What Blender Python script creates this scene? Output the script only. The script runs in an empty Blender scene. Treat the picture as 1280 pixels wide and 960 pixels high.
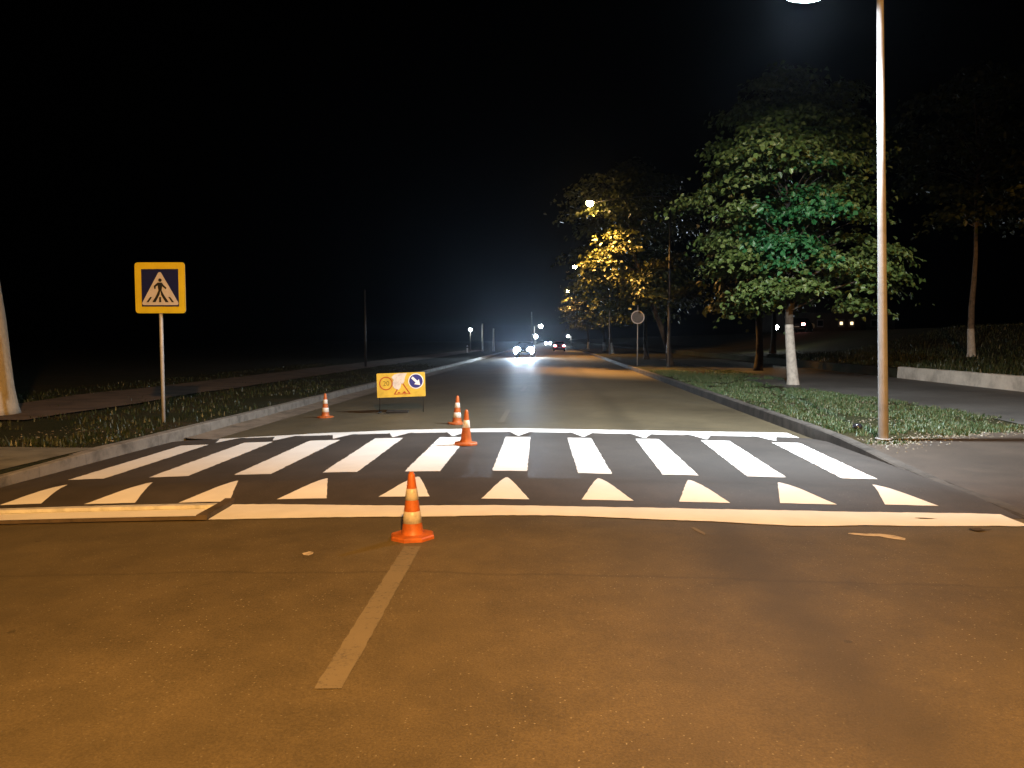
import bpy, bmesh, math, random
import numpy as np
from mathutils import Vector, Matrix, noise

R = math.radians
C = bpy.context.scene.collection
scene = bpy.context.scene

# ------------------------------------------------------------------ camera
cam = bpy.data.cameras.new("camera")
cam.sensor_width = 36.0
cam.lens = 36.0 * 961.0 / 1280.0
cam.clip_start = 0.05
cam.clip_end = 3000
camo = bpy.data.objects.new("camera", cam)
C.objects.link(camo)
camo.location = (0, 0, 1.6)
camo.rotation_euler = (R(90 - 3.27), 0, R(2.98))
scene.camera = camo

# ------------------------------------------------------------------ night sky
world = bpy.data.worlds.new("World")
scene.world = world
world.use_nodes = True
wn = world.node_tree
wn.nodes.clear()
wo = wn.nodes.new("ShaderNodeOutputWorld")
wb = wn.nodes.new("ShaderNodeBackground")
sky = wn.nodes.new("ShaderNodeTexSky")
sky.sky_type = 'NISHITA'
sky.sun_disc = False
sky.sun_elevation = R(-4)
sky.sun_rotation = R(180)
wb.inputs['Strength'].default_value = 0.0015
wn.links.new(sky.outputs[0], wb.inputs['Color'])
wn.links.new(wb.outputs[0], wo.inputs['Surface'])

scene.view_settings.view_transform = 'Standard'
scene.view_settings.look = 'None'
scene.view_settings.exposure = 0.0
scene.view_settings.gamma = 1.0
scene.view_settings.use_curve_mapping = False
scene.cycles.max_bounces = 5
scene.cycles.diffuse_bounces = 2
scene.cycles.glossy_bounces = 2
scene.cycles.transmission_bounces = 3
scene.cycles.volume_bounces = 0
scene.cycles.transparent_max_bounces = 6
scene.cycles.caustics_reflective = False
scene.cycles.caustics_refractive = False
scene.cycles.sample_clamp_indirect = 4.0

# lamp strengths (lit lamps of the place; each light sits in its own lamp builder)
SODIUM = (1.0, 0.49, 0.125)
LED = (0.80, 0.92, 1.0)
P_BACK = 28000
P_LED = 7000
P_FAR1 = 15000
P_FAR2 = 9000
HAZE = 0.00014

random.seed(7)
RNG = np.random.default_rng(11)

# ------------------------------------------------------------------ helpers
def put(name, bm_or_me, mats, parent=None, smooth=False, loc=None):
    if isinstance(bm_or_me, bmesh.types.BMesh):
        me = bpy.data.meshes.new(name)
        bmesh.ops.recalc_face_normals(bm_or_me, faces=bm_or_me.faces[:])
        bm_or_me.to_mesh(me)
        bm_or_me.free()
    else:
        me = bm_or_me
        me.name = name
    if not isinstance(mats, (list, tuple)):
        mats = [mats]
    for m in mats:
        me.materials.append(m)
    if smooth:
        me.polygons.foreach_set('use_smooth', [True] * len(me.polygons))
    o = bpy.data.objects.new(name, me)
    C.objects.link(o)
    if parent is not None:
        o.parent = parent
    if loc is not None:
        o.location = loc
    return o

def tag(o, label, cat, group=None):
    o['label'] = label
    o['category'] = cat
    if group:
        o['group'] = group
    return o

def thing(name, label, cat, loc=(0, 0, 0), rz=0.0, group=None):
    o = bpy.data.objects.new(name, None)
    o.empty_display_size = 0.3
    C.objects.link(o)
    o.location = loc
    o.rotation_euler = (0, 0, rz)
    return tag(o, label, cat, group)

def struct(o, kind='structure'):
    o['kind'] = kind
    return o

def copy_tree(o, parent=None):
    c = o.copy()
    C.objects.link(c)
    if parent is not None:
        c.parent = parent
    for ch in list(o.children):
        copy_tree(ch, c)
    return c

def box(bm, lo, hi, bevel=0.0, M=None):
    t = bmesh.new()
    bmesh.ops.create_cube(t, size=1.0)
    for v in t.verts:
        v.co = Vector([lo[i] + (v.co[i] + 0.5) * (hi[i] - lo[i]) for i in range(3)])
    if bevel > 0:
        bmesh.ops.bevel(t, geom=t.edges[:], offset=bevel, segments=2, profile=0.7, affect='EDGES')
    if M is not None:
        t.transform(M)
    merge(bm, t)

def merge(bm, t):
    vm = {}
    for v in t.verts:
        vm[v] = bm.verts.new(v.co)
    for f in t.faces:
        try:
            nf = bm.faces.new([vm[v] for v in f.verts])
            nf.smooth = f.smooth
            nf.material_index = f.material_index
        except ValueError:
            pass
    t.free()

def tube(bm, pts, rads, seg=12, cap=True):
    pts = [Vector(p) for p in pts]
    if not isinstance(rads, (list, tuple)):
        rads = [rads] * len(pts)
    rings = []
    ref = Vector((0, 1, 0))
    for i, p in enumerate(pts):
        if i == 0:
            d = pts[1] - pts[0]
        elif i == len(pts) - 1:
            d = pts[-1] - pts[-2]
        else:
            d = (pts[i + 1] - pts[i]).normalized() + (pts[i] - pts[i - 1]).normalized()
        d.normalize()
        r_ = ref if abs(d.dot(ref)) < 0.95 else Vector((1, 0, 0))
        u = d.cross(r_).normalized()
        w = d.cross(u).normalized()
        ring = []
        for k in range(seg):
            a = 2 * math.pi * k / seg
            ring.append(bm.verts.new(p + (u * math.cos(a) + w * math.sin(a)) * rads[i]))
        rings.append(ring)
    for i in range(len(rings) - 1):
        for k in range(seg):
            f = bm.faces.new((rings[i][k], rings[i][(k + 1) % seg], rings[i + 1][(k + 1) % seg], rings[i + 1][k]))
            f.smooth = True
    if cap:
        bm.faces.new(rings[0][::-1])
        bm.faces.new(rings[-1])

def lathe(bm, prof, seg=32, center=(0, 0, 0)):
    cx, cy, cz = center
    rings = []
    for r, z in prof:
        if r < 1e-6:
            rings.append([bm.verts.new((cx, cy, cz + z))])
        else:
            rings.append([bm.verts.new((cx + r * math.cos(2 * math.pi * k / seg), cy + r * math.sin(2 * math.pi * k / seg), cz + z)) for k in range(seg)])
    for a, b in zip(rings[:-1], rings[1:]):
        for k in range(seg):
            k2 = (k + 1) % seg
            if len(a) == 1 and len(b) == 1:
                continue
            if len(a) == 1:
                f = bm.faces.new((a[0], b[k2], b[k]))
            elif len(b) == 1:
                f = bm.faces.new((a[k], a[k2], b[0]))
            else:
                f = bm.faces.new((a[k], a[k2], b[k2], b[k]))
            f.smooth = True

def prism(bm, poly, y0, y1):
    """poly in (x, z), extruded along y"""
    a = [bm.verts.new((x, y0, z)) for x, z in poly]
    b = [bm.verts.new((x, y1, z)) for x, z in poly]
    n = len(poly)
    bm.faces.new(a)
    bm.faces.new(b[::-1])
    for i in range(n):
        bm.faces.new((a[i], b[i], b[(i + 1) % n], a[(i + 1) % n]))

def rounded_rect(w, h, r, n=5):
    pts = []
    for cx, cz, a0 in ((w / 2 - r, h / 2 - r, 0), (-w / 2 + r, h / 2 - r, 90), (-w / 2 + r, -h / 2 + r, 180), (w / 2 - r, -h / 2 + r, 270)):
        for k in range(n + 1):
            a = R(a0 + 90 * k / n)
            pts.append((cx + r * math.cos(a), cz + r * math.sin(a)))
    return pts

def disc(r, n=40, cx=0, cz=0):
    return [(cx + r * math.cos(2 * math.pi * k / n), cz + r * math.sin(2 * math.pi * k / n)) for k in range(n)]

def ring_prism(bm, outer, inner, y0, y1):
    n = len(outer)
    vo0 = [bm.verts.new((x, y0, z)) for x, z in outer]
    vi0 = [bm.verts.new((x, y0, z)) for x, z in inner]
    vo1 = [bm.verts.new((x, y1, z)) for x, z in outer]
    vi1 = [bm.verts.new((x, y1, z)) for x, z in inner]
    for i in range(n):
        j = (i + 1) % n
        bm.faces.new((vo0[i], vo0[j], vi0[j], vi0[i]))
        bm.faces.new((vo1[i], vi1[i], vi1[j], vo1[j]))
        bm.faces.new((vo0[i], vo1[i], vo1[j], vo0[j]))
        bm.faces.new((vi0[i], vi0[j], vi1[j], vi1[i]))

# ------------------------------------------------------------------ materials
def mat(name):
    m = bpy.data.materials.new(name)
    m.use_nodes = True
    nt = m.node_tree
    b = nt.nodes['Principled BSDF']
    return m, nt, b

def N(nt, typ, **kw):
    n = nt.nodes.new(typ)
    for k, v in kw.items():
        setattr(n, k, v)
    return n

def objco(nt, scale=None):
    tc = N(nt, "ShaderNodeTexCoord")
    return tc.outputs['Object']

def noise_tex(nt, co, scale, detail=4, rough=0.6, dist=0.0):
    n = N(nt, "ShaderNodeTexNoise")
    n.inputs['Scale'].default_value = scale
    n.inputs['Detail'].default_value = detail
    n.inputs['Roughness'].default_value = rough
    n.inputs['Distortion'].default_value = dist
    nt.links.new(co, n.inputs['Vector'])
    return n.outputs['Fac']

def ramp(nt, fac, stops):
    r = N(nt, "ShaderNodeValToRGB")
    el = r.color_ramp.elements
    while len(el) < len(stops):
        el.new(0.5)
    for e, (p, c) in zip(el, stops):
        e.position = p
        e.color = (*c, 1) if len(c) == 3 else c
    nt.links.new(fac, r.inputs['Fac'])
    return r.outputs['Color']

def mix(nt, fac, a, b, typ='MIX'):
    m = N(nt, "ShaderNodeMix", data_type='RGBA', blend_type=typ)
    for sock, v in ((m.inputs['Factor'], fac), (m.inputs['A'], a), (m.inputs['B'], b)):
        if isinstance(v, (int, float)):
            sock.default_value = v
        elif isinstance(v, tuple):
            sock.default_value = (*v, 1) if len(v) == 3 else v
        else:
            nt.links.new(v, sock)
    return m.outputs['Result']

def math_(nt, op, a, b=None, c=None):
    m = N(nt, "ShaderNodeMath", operation=op)
    for i, v in enumerate((a, b, c)):
        if v is None:
            continue
        if isinstance(v, (int, float)):
            m.inputs[i].default_value = v
        else:
            nt.links.new(v, m.inputs[i])
    return m.outputs[0]

def bump(nt, b, h, strength=0.3, dist=0.01):
    n = N(nt, "ShaderNodeBump")
    n.inputs['Strength'].default_value = strength
    n.inputs['Distance'].default_value = dist
    nt.links.new(h, n.inputs['Height'])
    nt.links.new(n.outputs[0], b.inputs['Normal'])

def plain(name, col, rough=0.6, metal=0.0, var=0.18, scale=9.0, spec=0.4, bstr=0.15):
    """a real surface colour broken up by grime and small bumps"""
    m, nt, b = mat(name)
    co = objco(nt)
    f = noise_tex(nt, co, scale, 5, 0.65)
    dark = tuple(c * (1 - 2 * var) for c in col)
    lite = tuple(min(1, c * (1 + var)) for c in col)
    nt.links.new(ramp(nt, f, [(0.28, dark), (0.52, col), (0.75, lite)]), b.inputs['Base Color'])
    b.inputs['Roughness'].default_value = rough
    b.inputs['Metallic'].default_value = metal
    b.inputs['Specular IOR Level'].default_value = spec
    if bstr:
        bump(nt, b, noise_tex(nt, co, scale * 6, 3, 0.6), bstr, 0.004)
    return m

def jointed(m, every, base):
    nt = m.node_tree
    b = nt.nodes['Principled BSDF']
    old = b.inputs['Base Color'].links[0].from_socket
    sep = N(nt, "ShaderNodeSeparateXYZ")
    nt.links.new(objco(nt), sep.inputs[0])
    fr = math_(nt, 'FRACT', math_(nt, 'DIVIDE', math_(nt, 'ADD', sep.outputs['Y'], 500.0), every))
    d = math_(nt, 'LESS_THAN', math_(nt, 'ABSOLUTE', math_(nt, 'SUBTRACT', fr, 0.5)), 0.012)
    nt.links.new(mix(nt, math_(nt, 'MULTIPLY', d, 0.28), old, base), b.inputs['Base Color'])

def glow(name, col, strength):
    m, nt, b = mat(name)
    b.inputs['Base Color'].default_value = (*[c * 0.5 for c in col], 1)
    b.inputs['Emission Color'].default_value = (*col, 1)
    b.inputs['Emission Strength'].default_value = strength
    return m

def asphalt_mat(name, base, chips, lane=True, seed=0.0):
    m, nt, b = mat(name)
    co = objco(nt)
    sep = N(nt, "ShaderNodeSeparateXYZ")
    nt.links.new(co, sep.inputs[0])
    big = noise_tex(nt, co, 0.35, 5, 0.62, 0.4)
    mid = noise_tex(nt, co, 2.6, 6, 0.7)
    fine = noise_tex(nt, co, 85, 4, 0.75)
    c0 = ramp(nt, big, [(0.3, tuple(c * 0.70 for c in base)), (0.7, tuple(c * 1.25 for c in base))])
    c1 = mix(nt, 0.55, c0, ramp(nt, mid, [(0.3, (0.62, 0.62, 0.62)), (0.7, (1.25, 1.22, 1.18))]), 'MULTIPLY')
    c2 = mix(nt, 0.7, c1, ramp(nt, fine, [(0.3, (0.5, 0.5, 0.5)), (0.72, (1.5, 1.5, 1.5))]), 'MULTIPLY')
    # pale aggregate chips worn out of the binder
    vor = N(nt, "ShaderNodeTexVoronoi")
    vor.inputs['Scale'].default_value = 46
    nt.links.new(co, vor.inputs['Vector'])
    sepc = N(nt, "ShaderNodeSeparateColor")
    nt.links.new(vor.outputs['Color'], sepc.inputs[0])
    pick = math_(nt, 'GREATER_THAN', sepc.outputs[0], 1.0 - chips)
    near = math_(nt, 'LESS_THAN', vor.outputs['Distance'], 0.20)
    patch = ramp(nt, noise_tex(nt, co, 0.55, 3, 0.5), [(0.36, (0.1, 0.1, 0.1)), (0.62, (1, 1, 1))])
    chip = math_(nt, 'MULTIPLY', math_(nt, 'MULTIPLY', pick, near), patch)
    c3 = mix(nt, math_(nt, 'MULTIPLY', chip, 0.7), c2, (0.32, 0.30, 0.26))
    if lane:
        # oil-dark strip along the middle of each lane, with ragged edges
        wob = math_(nt, 'MULTIPLY', math_(nt, 'SUBTRACT', noise_tex(nt, co, 0.5, 4, 0.6), 0.5), 0.9)
        xx = math_(nt, 'ADD', sep.outputs['X'], wob)
        d1 = math_(nt, 'ABSOLUTE', math_(nt, 'SUBTRACT', xx, 1.42))
        s1 = N(nt, "ShaderNodeMapRange", interpolation_type='SMOOTHSTEP')
        nt.links.new(d1, s1.inputs[0])
        s1.inputs[1].default_value = 0.0
        s1.inputs[2].default_value = 0.42
        s1.inputs[3].default_value = 0.5
        s1.inputs[4].default_value = 0.0
        c3 = mix(nt, s1.outputs[0], c3, tuple(c * 0.42 for c in base))
        # transverse joint of the resurfacing just before the crossing
        w2 = math_(nt, 'MULTIPLY', math_(nt, 'SUBTRACT', noise_tex(nt, co, 1.3, 5, 0.65), 0.5), 0.22)
        d2 = math_(nt, 'ABSOLUTE', math_(nt, 'SUBTRACT', math_(nt, 'ADD', sep.outputs['Y'], w2), 5.2))
        s2 = N(nt, "ShaderNodeMapRange", interpolation_type='SMOOTHSTEP')
        nt.links.new(d2, s2.inputs[0])
        s2.inputs[1].default_value = 0.004
        s2.inputs[2].default_value = 0.035
        s2.inputs[3].default_value = 0.32
        s2.inputs[4].default_value = 0.0
        c3 = mix(nt, s2.outputs[0], c3, tuple(c * 0.35 for c in base))
    # small dark drips
    v2 = N(nt, "ShaderNodeTexVoronoi")
    v2.inputs['Scale'].default_value = 1.9
    nt.links.new(co, v2.inputs['Vector'])
    dn = math_(nt, 'ADD', v2.outputs['Distance'], math_(nt, 'MULTIPLY', fine, 0.05))
    sp2 = N(nt, "ShaderNodeSeparateColor")
    nt.links.new(v2.outputs['Color'], sp2.inputs[0])
    drip = math_(nt, 'MULTIPLY', math_(nt, 'LESS_THAN', dn, 0.075), math_(nt, 'GREATER_THAN', sp2.outputs[1], 0.55))
    c4 = mix(nt, math_(nt, 'MULTIPLY', drip, 0.55), c3, tuple(c * 0.3 for c in base))
    nt.links.new(c4, b.inputs['Base Color'])
    b.inputs['Roughness'].default_value = 0.62
    b.inputs['Specular IOR Level'].default_value = 0.35
    bump(nt, b, math_(nt, 'ADD', fine, math_(nt, 'MULTIPLY', mid, 0.6)), 0.4, 0.006)
    return m

def paint_mat(name, col, wear):
    """thermoplastic road paint; wear 0..1 lets the asphalt show through"""
    m, nt, b = mat(name)
    co = objco(nt)
    f = noise_tex(nt, co, 22, 6, 0.75)
    g = noise_tex(nt, co, 2.2, 4, 0.6)
    c = ramp(nt, g, [(0.3, tuple(v * 0.88 for v in col)), (0.7, col)])
    th = ramp(nt, math_(nt, 'ADD', math_(nt, 'MULTIPLY', f, 0.75), math_(nt, 'MULTIPLY', g, 0.25)),
              [(max(0.0, 0.30 + wear * 0.3 - 0.06), (0, 0, 0)), (0.30 + wear * 0.3 + 0.05, (1, 1, 1))])
    c = mix(nt, th, (0.075, 0.068, 0.06), c)
    nt.links.new(c, b.inputs['Base Color'])
    b.inputs['Roughness'].default_value = 0.7
    b.inputs['Specular IOR Level'].default_value = 0.3
    bump(nt, b, f, 0.15, 0.004)
    return m

M = {}
M['asphalt'] = asphalt_mat("old_asphalt", (0.092, 0.074, 0.044), 0.16)
M['new_asphalt'] = asphalt_mat("fresh_asphalt", (0.050, 0.043, 0.039), 0.03, lane=False)
M['path_asphalt'] = asphalt_mat("footpath_asphalt", (0.085, 0.080, 0.074), 0.06, lane=False)
M['white_paint'] = paint_mat("white_road_paint", (0.72, 0.71, 0.69), 0.0)
M['worn_paint'] = paint_mat("worn_road_paint", (0.155, 0.132, 0.098), 0.40)
M['kerb'] = plain("kerb_concrete", (0.17, 0.158, 0.14), 0.85, var=0.3, scale=3.0, bstr=0.4)
M['kerb_old'] = plain("weathered_kerb", (0.062, 0.054, 0.047), 0.9, var=0.35, scale=2.4, bstr=0.5)
M['walk'] = plain("walkway_concrete", (0.15, 0.145, 0.12), 0.9, var=0.3, scale=1.6, bstr=0.4)
M['dirt'] = plain("bare_dirt", (0.085, 0.055, 0.036), 0.95, var=0.35, scale=1.2, bstr=0.5)
M['wall'] = plain("low_wall_render", (0.56, 0.53, 0.47), 0.9, var=0.22, scale=1.7, bstr=0.5)
M['steel'] = plain("galvanised_steel", (0.40, 0.40, 0.40), 0.5, 0.15, var=0.15, scale=5)
M['pole'] = plain("painted_lamp_pole", (0.22, 0.21, 0.205), 0.5, 0.0, var=0.16, scale=3)
M['dark_metal'] = plain("dark_metal", (0.03, 0.03, 0.032), 0.5, 0.4)
M['yellow'] = plain("fluorescent_yellow_sheet", (0.58, 0.46, 0.02), 0.45, var=0.06, scale=4, bstr=0.05)
M['board_yellow'] = plain("board_yellow_sheet", (0.58, 0.40, 0.05), 0.5, var=0.16, scale=3.5, bstr=0.05)
M['sign_blue'] = plain("sign_blue", (0.008, 0.012, 0.075), 0.4, var=0.1, bstr=0.05)
M['board_blue'] = plain("board_blue", (0.02, 0.03, 0.20), 0.4, var=0.1, bstr=0.05)
M['sign_white'] = plain("sign_white", (0.50, 0.47, 0.47), 0.45, var=0.08, bstr=0.05)
M['board_white'] = plain("board_white", (0.80, 0.80, 0.82), 0.45, var=0.06, bstr=0.05)
M['black'] = plain("sign_black", (0.012, 0.012, 0.012), 0.5, bstr=0.05)
M['red_print'] = plain("printed_red", (0.38, 0.06, 0.02), 0.5, bstr=0.05)
M['olive_print'] = plain("faded_black_print", (0.16, 0.12, 0.02), 0.5, bstr=0.05)
M['torn'] = plain("torn_white_backing", (0.62, 0.56, 0.50), 0.8, var=0.2, scale=6, bstr=0.2)
M['cone'] = plain("cone_orange_rubber", (0.36, 0.095, 0.022), 0.5, var=0.22, scale=7)
M['cone_band'] = plain("dirty_reflective_band", (0.40, 0.37, 0.34), 0.4, var=0.25, scale=10)
M['cone_band_clean'] = plain("clean_reflective_band", (0.55, 0.54, 0.53), 0.35, var=0.1, scale=10)
M['wood'] = plain("planed_wood", (0.075, 0.055, 0.040), 0.75, var=0.3, scale=6)
M['wood_paint'] = plain("wood_with_dried_paint", (0.50, 0.50, 0.50), 0.75, var=0.2, scale=5)
M['bark'] = plain("bark", (0.11, 0.085, 0.062), 0.95, var=0.4, scale=5, bstr=0.9)
M['dark_bark'] = plain("dark_bark", (0.06, 0.048, 0.036), 0.95, var=0.4, scale=5, bstr=0.9)
M['whitewash'] = plain("whitewash_on_bark", (0.36, 0.345, 0.31), 0.9, var=0.25, scale=6, bstr=0.8)
M['rubber'] = plain("tyre_rubber", (0.015, 0.015, 0.015), 0.8)
M['glass'] = plain("car_glass", (0.01, 0.012, 0.015), 0.08, var=0.05, bstr=0, spec=0.6)
M['chrome'] = plain("wheel_alloy", (0.5, 0.5, 0.52), 0.3, 0.8)
M['car_dark'] = plain("dark_car_paint", (0.006, 0.006, 0.008), 0.25, 0.2, var=0.05, bstr=0)
M['car_red'] = plain("red_car_paint", (0.26, 0.010, 0.018), 0.5, 0.1, var=0.05, bstr=0)
M['plate'] = plain("number_plate_white", (0.6, 0.6, 0.58), 0.5, bstr=0)
M['brick'] = plain("house_render", (0.16, 0.13, 0.10), 0.9, var=0.2, scale=1.0)
M['roof'] = plain("house_roof", (0.08, 0.04, 0.03), 0.9, var=0.3, scale=2)
M['grey_disc'] = plain("sign_back_grey", (0.12, 0.12, 0.125), 0.6, 0.1, var=0.12)
M['led_lens'] = glow("led_lens_lit", (0.72, 0.95, 1.0), 60)
M['sodium_lens'] = glow("sodium_lens_lit", (1.0, 0.62, 0.24), 300)
M['headlight_on'] = glow("headlight_lit", (0.72, 0.87, 1.0), 1500)
M['tail_on'] = glow("tail_light_lit", (1.0, 0.30, 0.30), 40)
M['red_on'] = glow("red_light_lit", (1.0, 0.05, 0.08), 40)
M['white_on'] = glow("white_globe_lit", (0.95, 1.0, 0.92), 160)
M['window_on'] = glow("window_lit", (1.0, 0.72, 0.4), 2.5)

jointed(M['kerb'], 1.0, (0.04, 0.036, 0.03))
jointed(M['kerb_old'], 1.0, (0.03, 0.027, 0.022))
# leaf materials: every leaf its own tint
def leaf_mat(name, a, bcol, c):
    m, nt, b = mat(name)
    g = N(nt, "ShaderNodeNewGeometry")
    col = ramp(nt, g.outputs['Random Per Island'], [(0.0, a), (0.5, bcol), (1.0, c)])
    nt.links.new(col, b.inputs['Base Color'])
    b.inputs['Roughness'].default_value = 0.45
    b.inputs['Specular IOR Level'].default_value = 0.4
    tr = N(nt, "ShaderNodeBsdfTranslucent")
    nt.links.new(col, tr.inputs['Color'])
    ms = N(nt, "ShaderNodeMixShader")
    ms.inputs[0].default_value = 0.22
    nt.links.new(b.outputs[0], ms.inputs[1])
    nt.links.new(tr.outputs[0], ms.inputs[2])
    nt.links.new(ms.outputs[0], nt.nodes['Material Output'].inputs['Surface'])
    return m

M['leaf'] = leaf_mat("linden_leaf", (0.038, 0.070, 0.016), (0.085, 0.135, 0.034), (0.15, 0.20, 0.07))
M['leaf_flare'] = leaf_mat("flare_tinted_leaf", (0.014, 0.090, 0.026), (0.030, 0.140, 0.046), (0.065, 0.18, 0.075))  # green of a lens flare ghost painted into the leaf colour
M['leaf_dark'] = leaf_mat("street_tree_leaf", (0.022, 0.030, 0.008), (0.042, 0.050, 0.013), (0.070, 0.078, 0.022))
M['grass'] = leaf_mat("grass_blade", (0.030, 0.070, 0.026), (0.060, 0.105, 0.040), (0.16, 0.16, 0.09))
M['grass_dark'] = leaf_mat("dark_grass_blade", (0.014, 0.024, 0.007), (0.030, 0.042, 0.013), (0.065, 0.062, 0.030))
M['dry_leaf'] = leaf_mat("dry_litter", (0.07, 0.05, 0.03), (0.14, 0.115, 0.075), (0.26, 0.235, 0.18))

# verge soil under the grass
def soil():
    m, nt, b = mat("grassy_soil")
    co = objco(nt)
    a = noise_tex(nt, co, 0.6, 6, 0.65)
    f = noise_tex(nt, co, 14, 5, 0.75)
    c = ramp(nt, a, [(0.32, (0.015, 0.020, 0.008)), (0.52, (0.026, 0.026, 0.012)), (0.7, (0.042, 0.030, 0.017))])
    c = mix(nt, 0.8, c, ramp(nt, f, [(0.3, (0.45, 0.45, 0.45)), (0.7, (1.6, 1.6, 1.5))]), 'MULTIPLY')
    nt.links.new(c, b.inputs['Base Color'])
    b.inputs['Roughness'].default_value = 0.95
    b.inputs['Specular IOR Level'].default_value = 0.1
    bump(nt, b, f, 0.8, 0.04)
    return m
M['soil'] = soil()

# ------------------------------------------------------------------ the lie of the land
def sm(t):
    t = min(max(t, 0.0), 1.0)
    return t * t * (3 - 2 * t)

def camber(x):
    u = x + 0.5
    return 0.15 * (abs(u) / 5) ** 1.6 if u < 0 else 0.07 * (u / 4.93) ** 1.2

def hump(x, y):
    h = 0.1 * sm((y - 7.35) / 0.95) * (1 - sm((y - 12.42) / 0.68))
    edge = sm((4.5 - x) / 0.5) if x > 0 else sm((x + 6.62) / 0.4)
    return h * (0.35 + 0.65 * edge)

def roadz(x, y):
    return hump(x, y) - camber(x)

XL, XR = -6.62, 4.43          # road edges
def right_z(y):
    return -0.055 + 0.175 * sm((y - 8.8) / 4.2)

def ground_z(x, y):
    if x <= -6.7:
        return -0.004 + (0.03 * noise.noise(Vector((x * 0.3, y * 0.3, 0))) if x < -7.6 else 0)
    if x < 4.56:
        return -0.6
    if x < 13.45:
        return right_z(y)
    k = [(13.45, 0.5), (18.5, 0.86), (25, 2.4), (60, 2.7), (400, 2.8)]
    for (a, za), (b_, zb) in zip(k[:-1], k[1:]):
        if x <= b_:
            return za + (zb - za) * (x - a) / (b_ - a)
    return 2.8

def grid_mesh(xs, ys, zf):
    me = bpy.data.meshes.new("grid")
    v = [(x, y, zf(x, y)) for y in ys for x in xs]
    n = len(xs)
    f = [(j * n + i, j * n + i + 1, (j + 1) * n + i + 1, (j + 1) * n + i) for j in range(len(ys) - 1) for i in range(n - 1)]
    me.from_pydata(v, [], f)
    return me

xs = [-300, -60, -30, -20, -15, -12, -10, -9, -8, -7.2, -6.72, -6.69, 4.54, 4.57, 6, 8, 10, 12, 13.44, 13.46, 16, 18.5, 21, 25, 40, 60, 300]
ys = [-80, -40, -20] + list(range(-10, 8, 2)) + [8 + 0.4 * i for i in range(16)] + list(range(15, 60, 2)) + [60, 70, 80, 100, 150, 250, 500, 900]
struct(put("ground", grid_mesh(xs, ys, ground_z), M['soil'], smooth=False))

rx = list(np.linspace(XL, XR, 25))
ry = list(np.arange(-60, 7.1, 1.5)) + list(np.arange(7.2, 14, 0.4)) + list(np.arange(14, 60, 2)) + [60, 80, 120, 200, 400, 900]
struct(put("road", grid_mesh(rx, ry, lambda x, y: -camber(x)), M['asphalt'], smooth=True))

# raised crossing of fresh asphalt, its markings are parts of it
cy = list(np.arange(7.34, 13.12, 0.06))
crossing = struct(put("raised_crossing", grid_mesh(list(np.linspace(XL + 0.01, XR - 0.01, 40)), cy,
                                                   lambda x, y: roadz(x, y) + 0.004), M['new_asphalt'], smooth=True))

def marking(name, left, right, mat_, parent, jit=0.008, lift=0.009, step=0.06):
    """left/right: polylines [(x, y)...] with rising y; filled in thin slices that hug the surface"""
    def xat(pl, y):
        for (xa, ya), (xb, yb) in zip(pl[:-1], pl[1:]):
            if y <= yb + 1e-9:
                return xa + (xb - xa) * (y - ya) / max(yb - ya, 1e-6)
        return pl[-1][0]
    y0, y1 = left[0][1], left[-1][1]
    n = max(2, int((y1 - y0) / step) + 1)
    vs, fs = [], []
    m = max(2, int(max(abs(r[0] - l[0]) for l, r in zip(left, right)) / 0.12) + 1)
    for i in range(n + 1):
        y = y0 + (y1 - y0) * i / n
        a, b_ = xat(left, y), xat(right, y)
        a += random.uniform(-jit, jit)
        b_ += random.uniform(-jit, jit)
        for k in range(m + 1):
            x = a + (b_ - a) * k / m
            yy = y + (random.uniform(-jit, jit) if i in (0, n) else 0)
            vs.append((x, yy, roadz(x, yy) + lift))
    for i in range(n):
        for k in range(m):
            q = i * (m + 1) + k
            fs.append((q, q + 1, q + m + 2, q + m + 1))
    me = bpy.data.meshes.new(name)
    me.from_pydata(vs, [], fs)
    return put(name, me, mat_, parent, smooth=True)

def band(name, front, back, mat_, parent, lift=0.009, ny=8):
    """a wavy hand-laid line across the road; front/back are polylines with rising x"""
    def yat(pl, x):
        for (xa, ya), (xb, yb) in zip(pl[:-1], pl[1:]):
            if x <= xb + 1e-9:
                t = (x - xa) / (xb - xa)
                t = t * t * (3 - 2 * t)
                return ya + (yb - ya) * t
        return pl[-1][1]
    x0, x1 = front[0][0], front[-1][0]
    n = 150
    vs, fs = [], []
    for i in range(n + 1):
        x = x0 + (x1 - x0) * i / n
        a = yat(front, x) + random.uniform(-.007, .007)
        b_ = yat(back, x) + random.uniform(-.007, .007)
        for k in range(ny + 1):
            y = a + (b_ - a) * k / ny
            vs.append((x, y, roadz(x, y) + lift))
    for i in range(n):
        for k in range(ny):
            q = i * (ny + 1) + k
            fs.append((q, q + ny + 1, q + ny + 2, q + 1))
    me = bpy.data.meshes.new(name)
    me.from_pydata(vs, [], fs)
    return put(name, me, mat_, parent, smooth=True)

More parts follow.
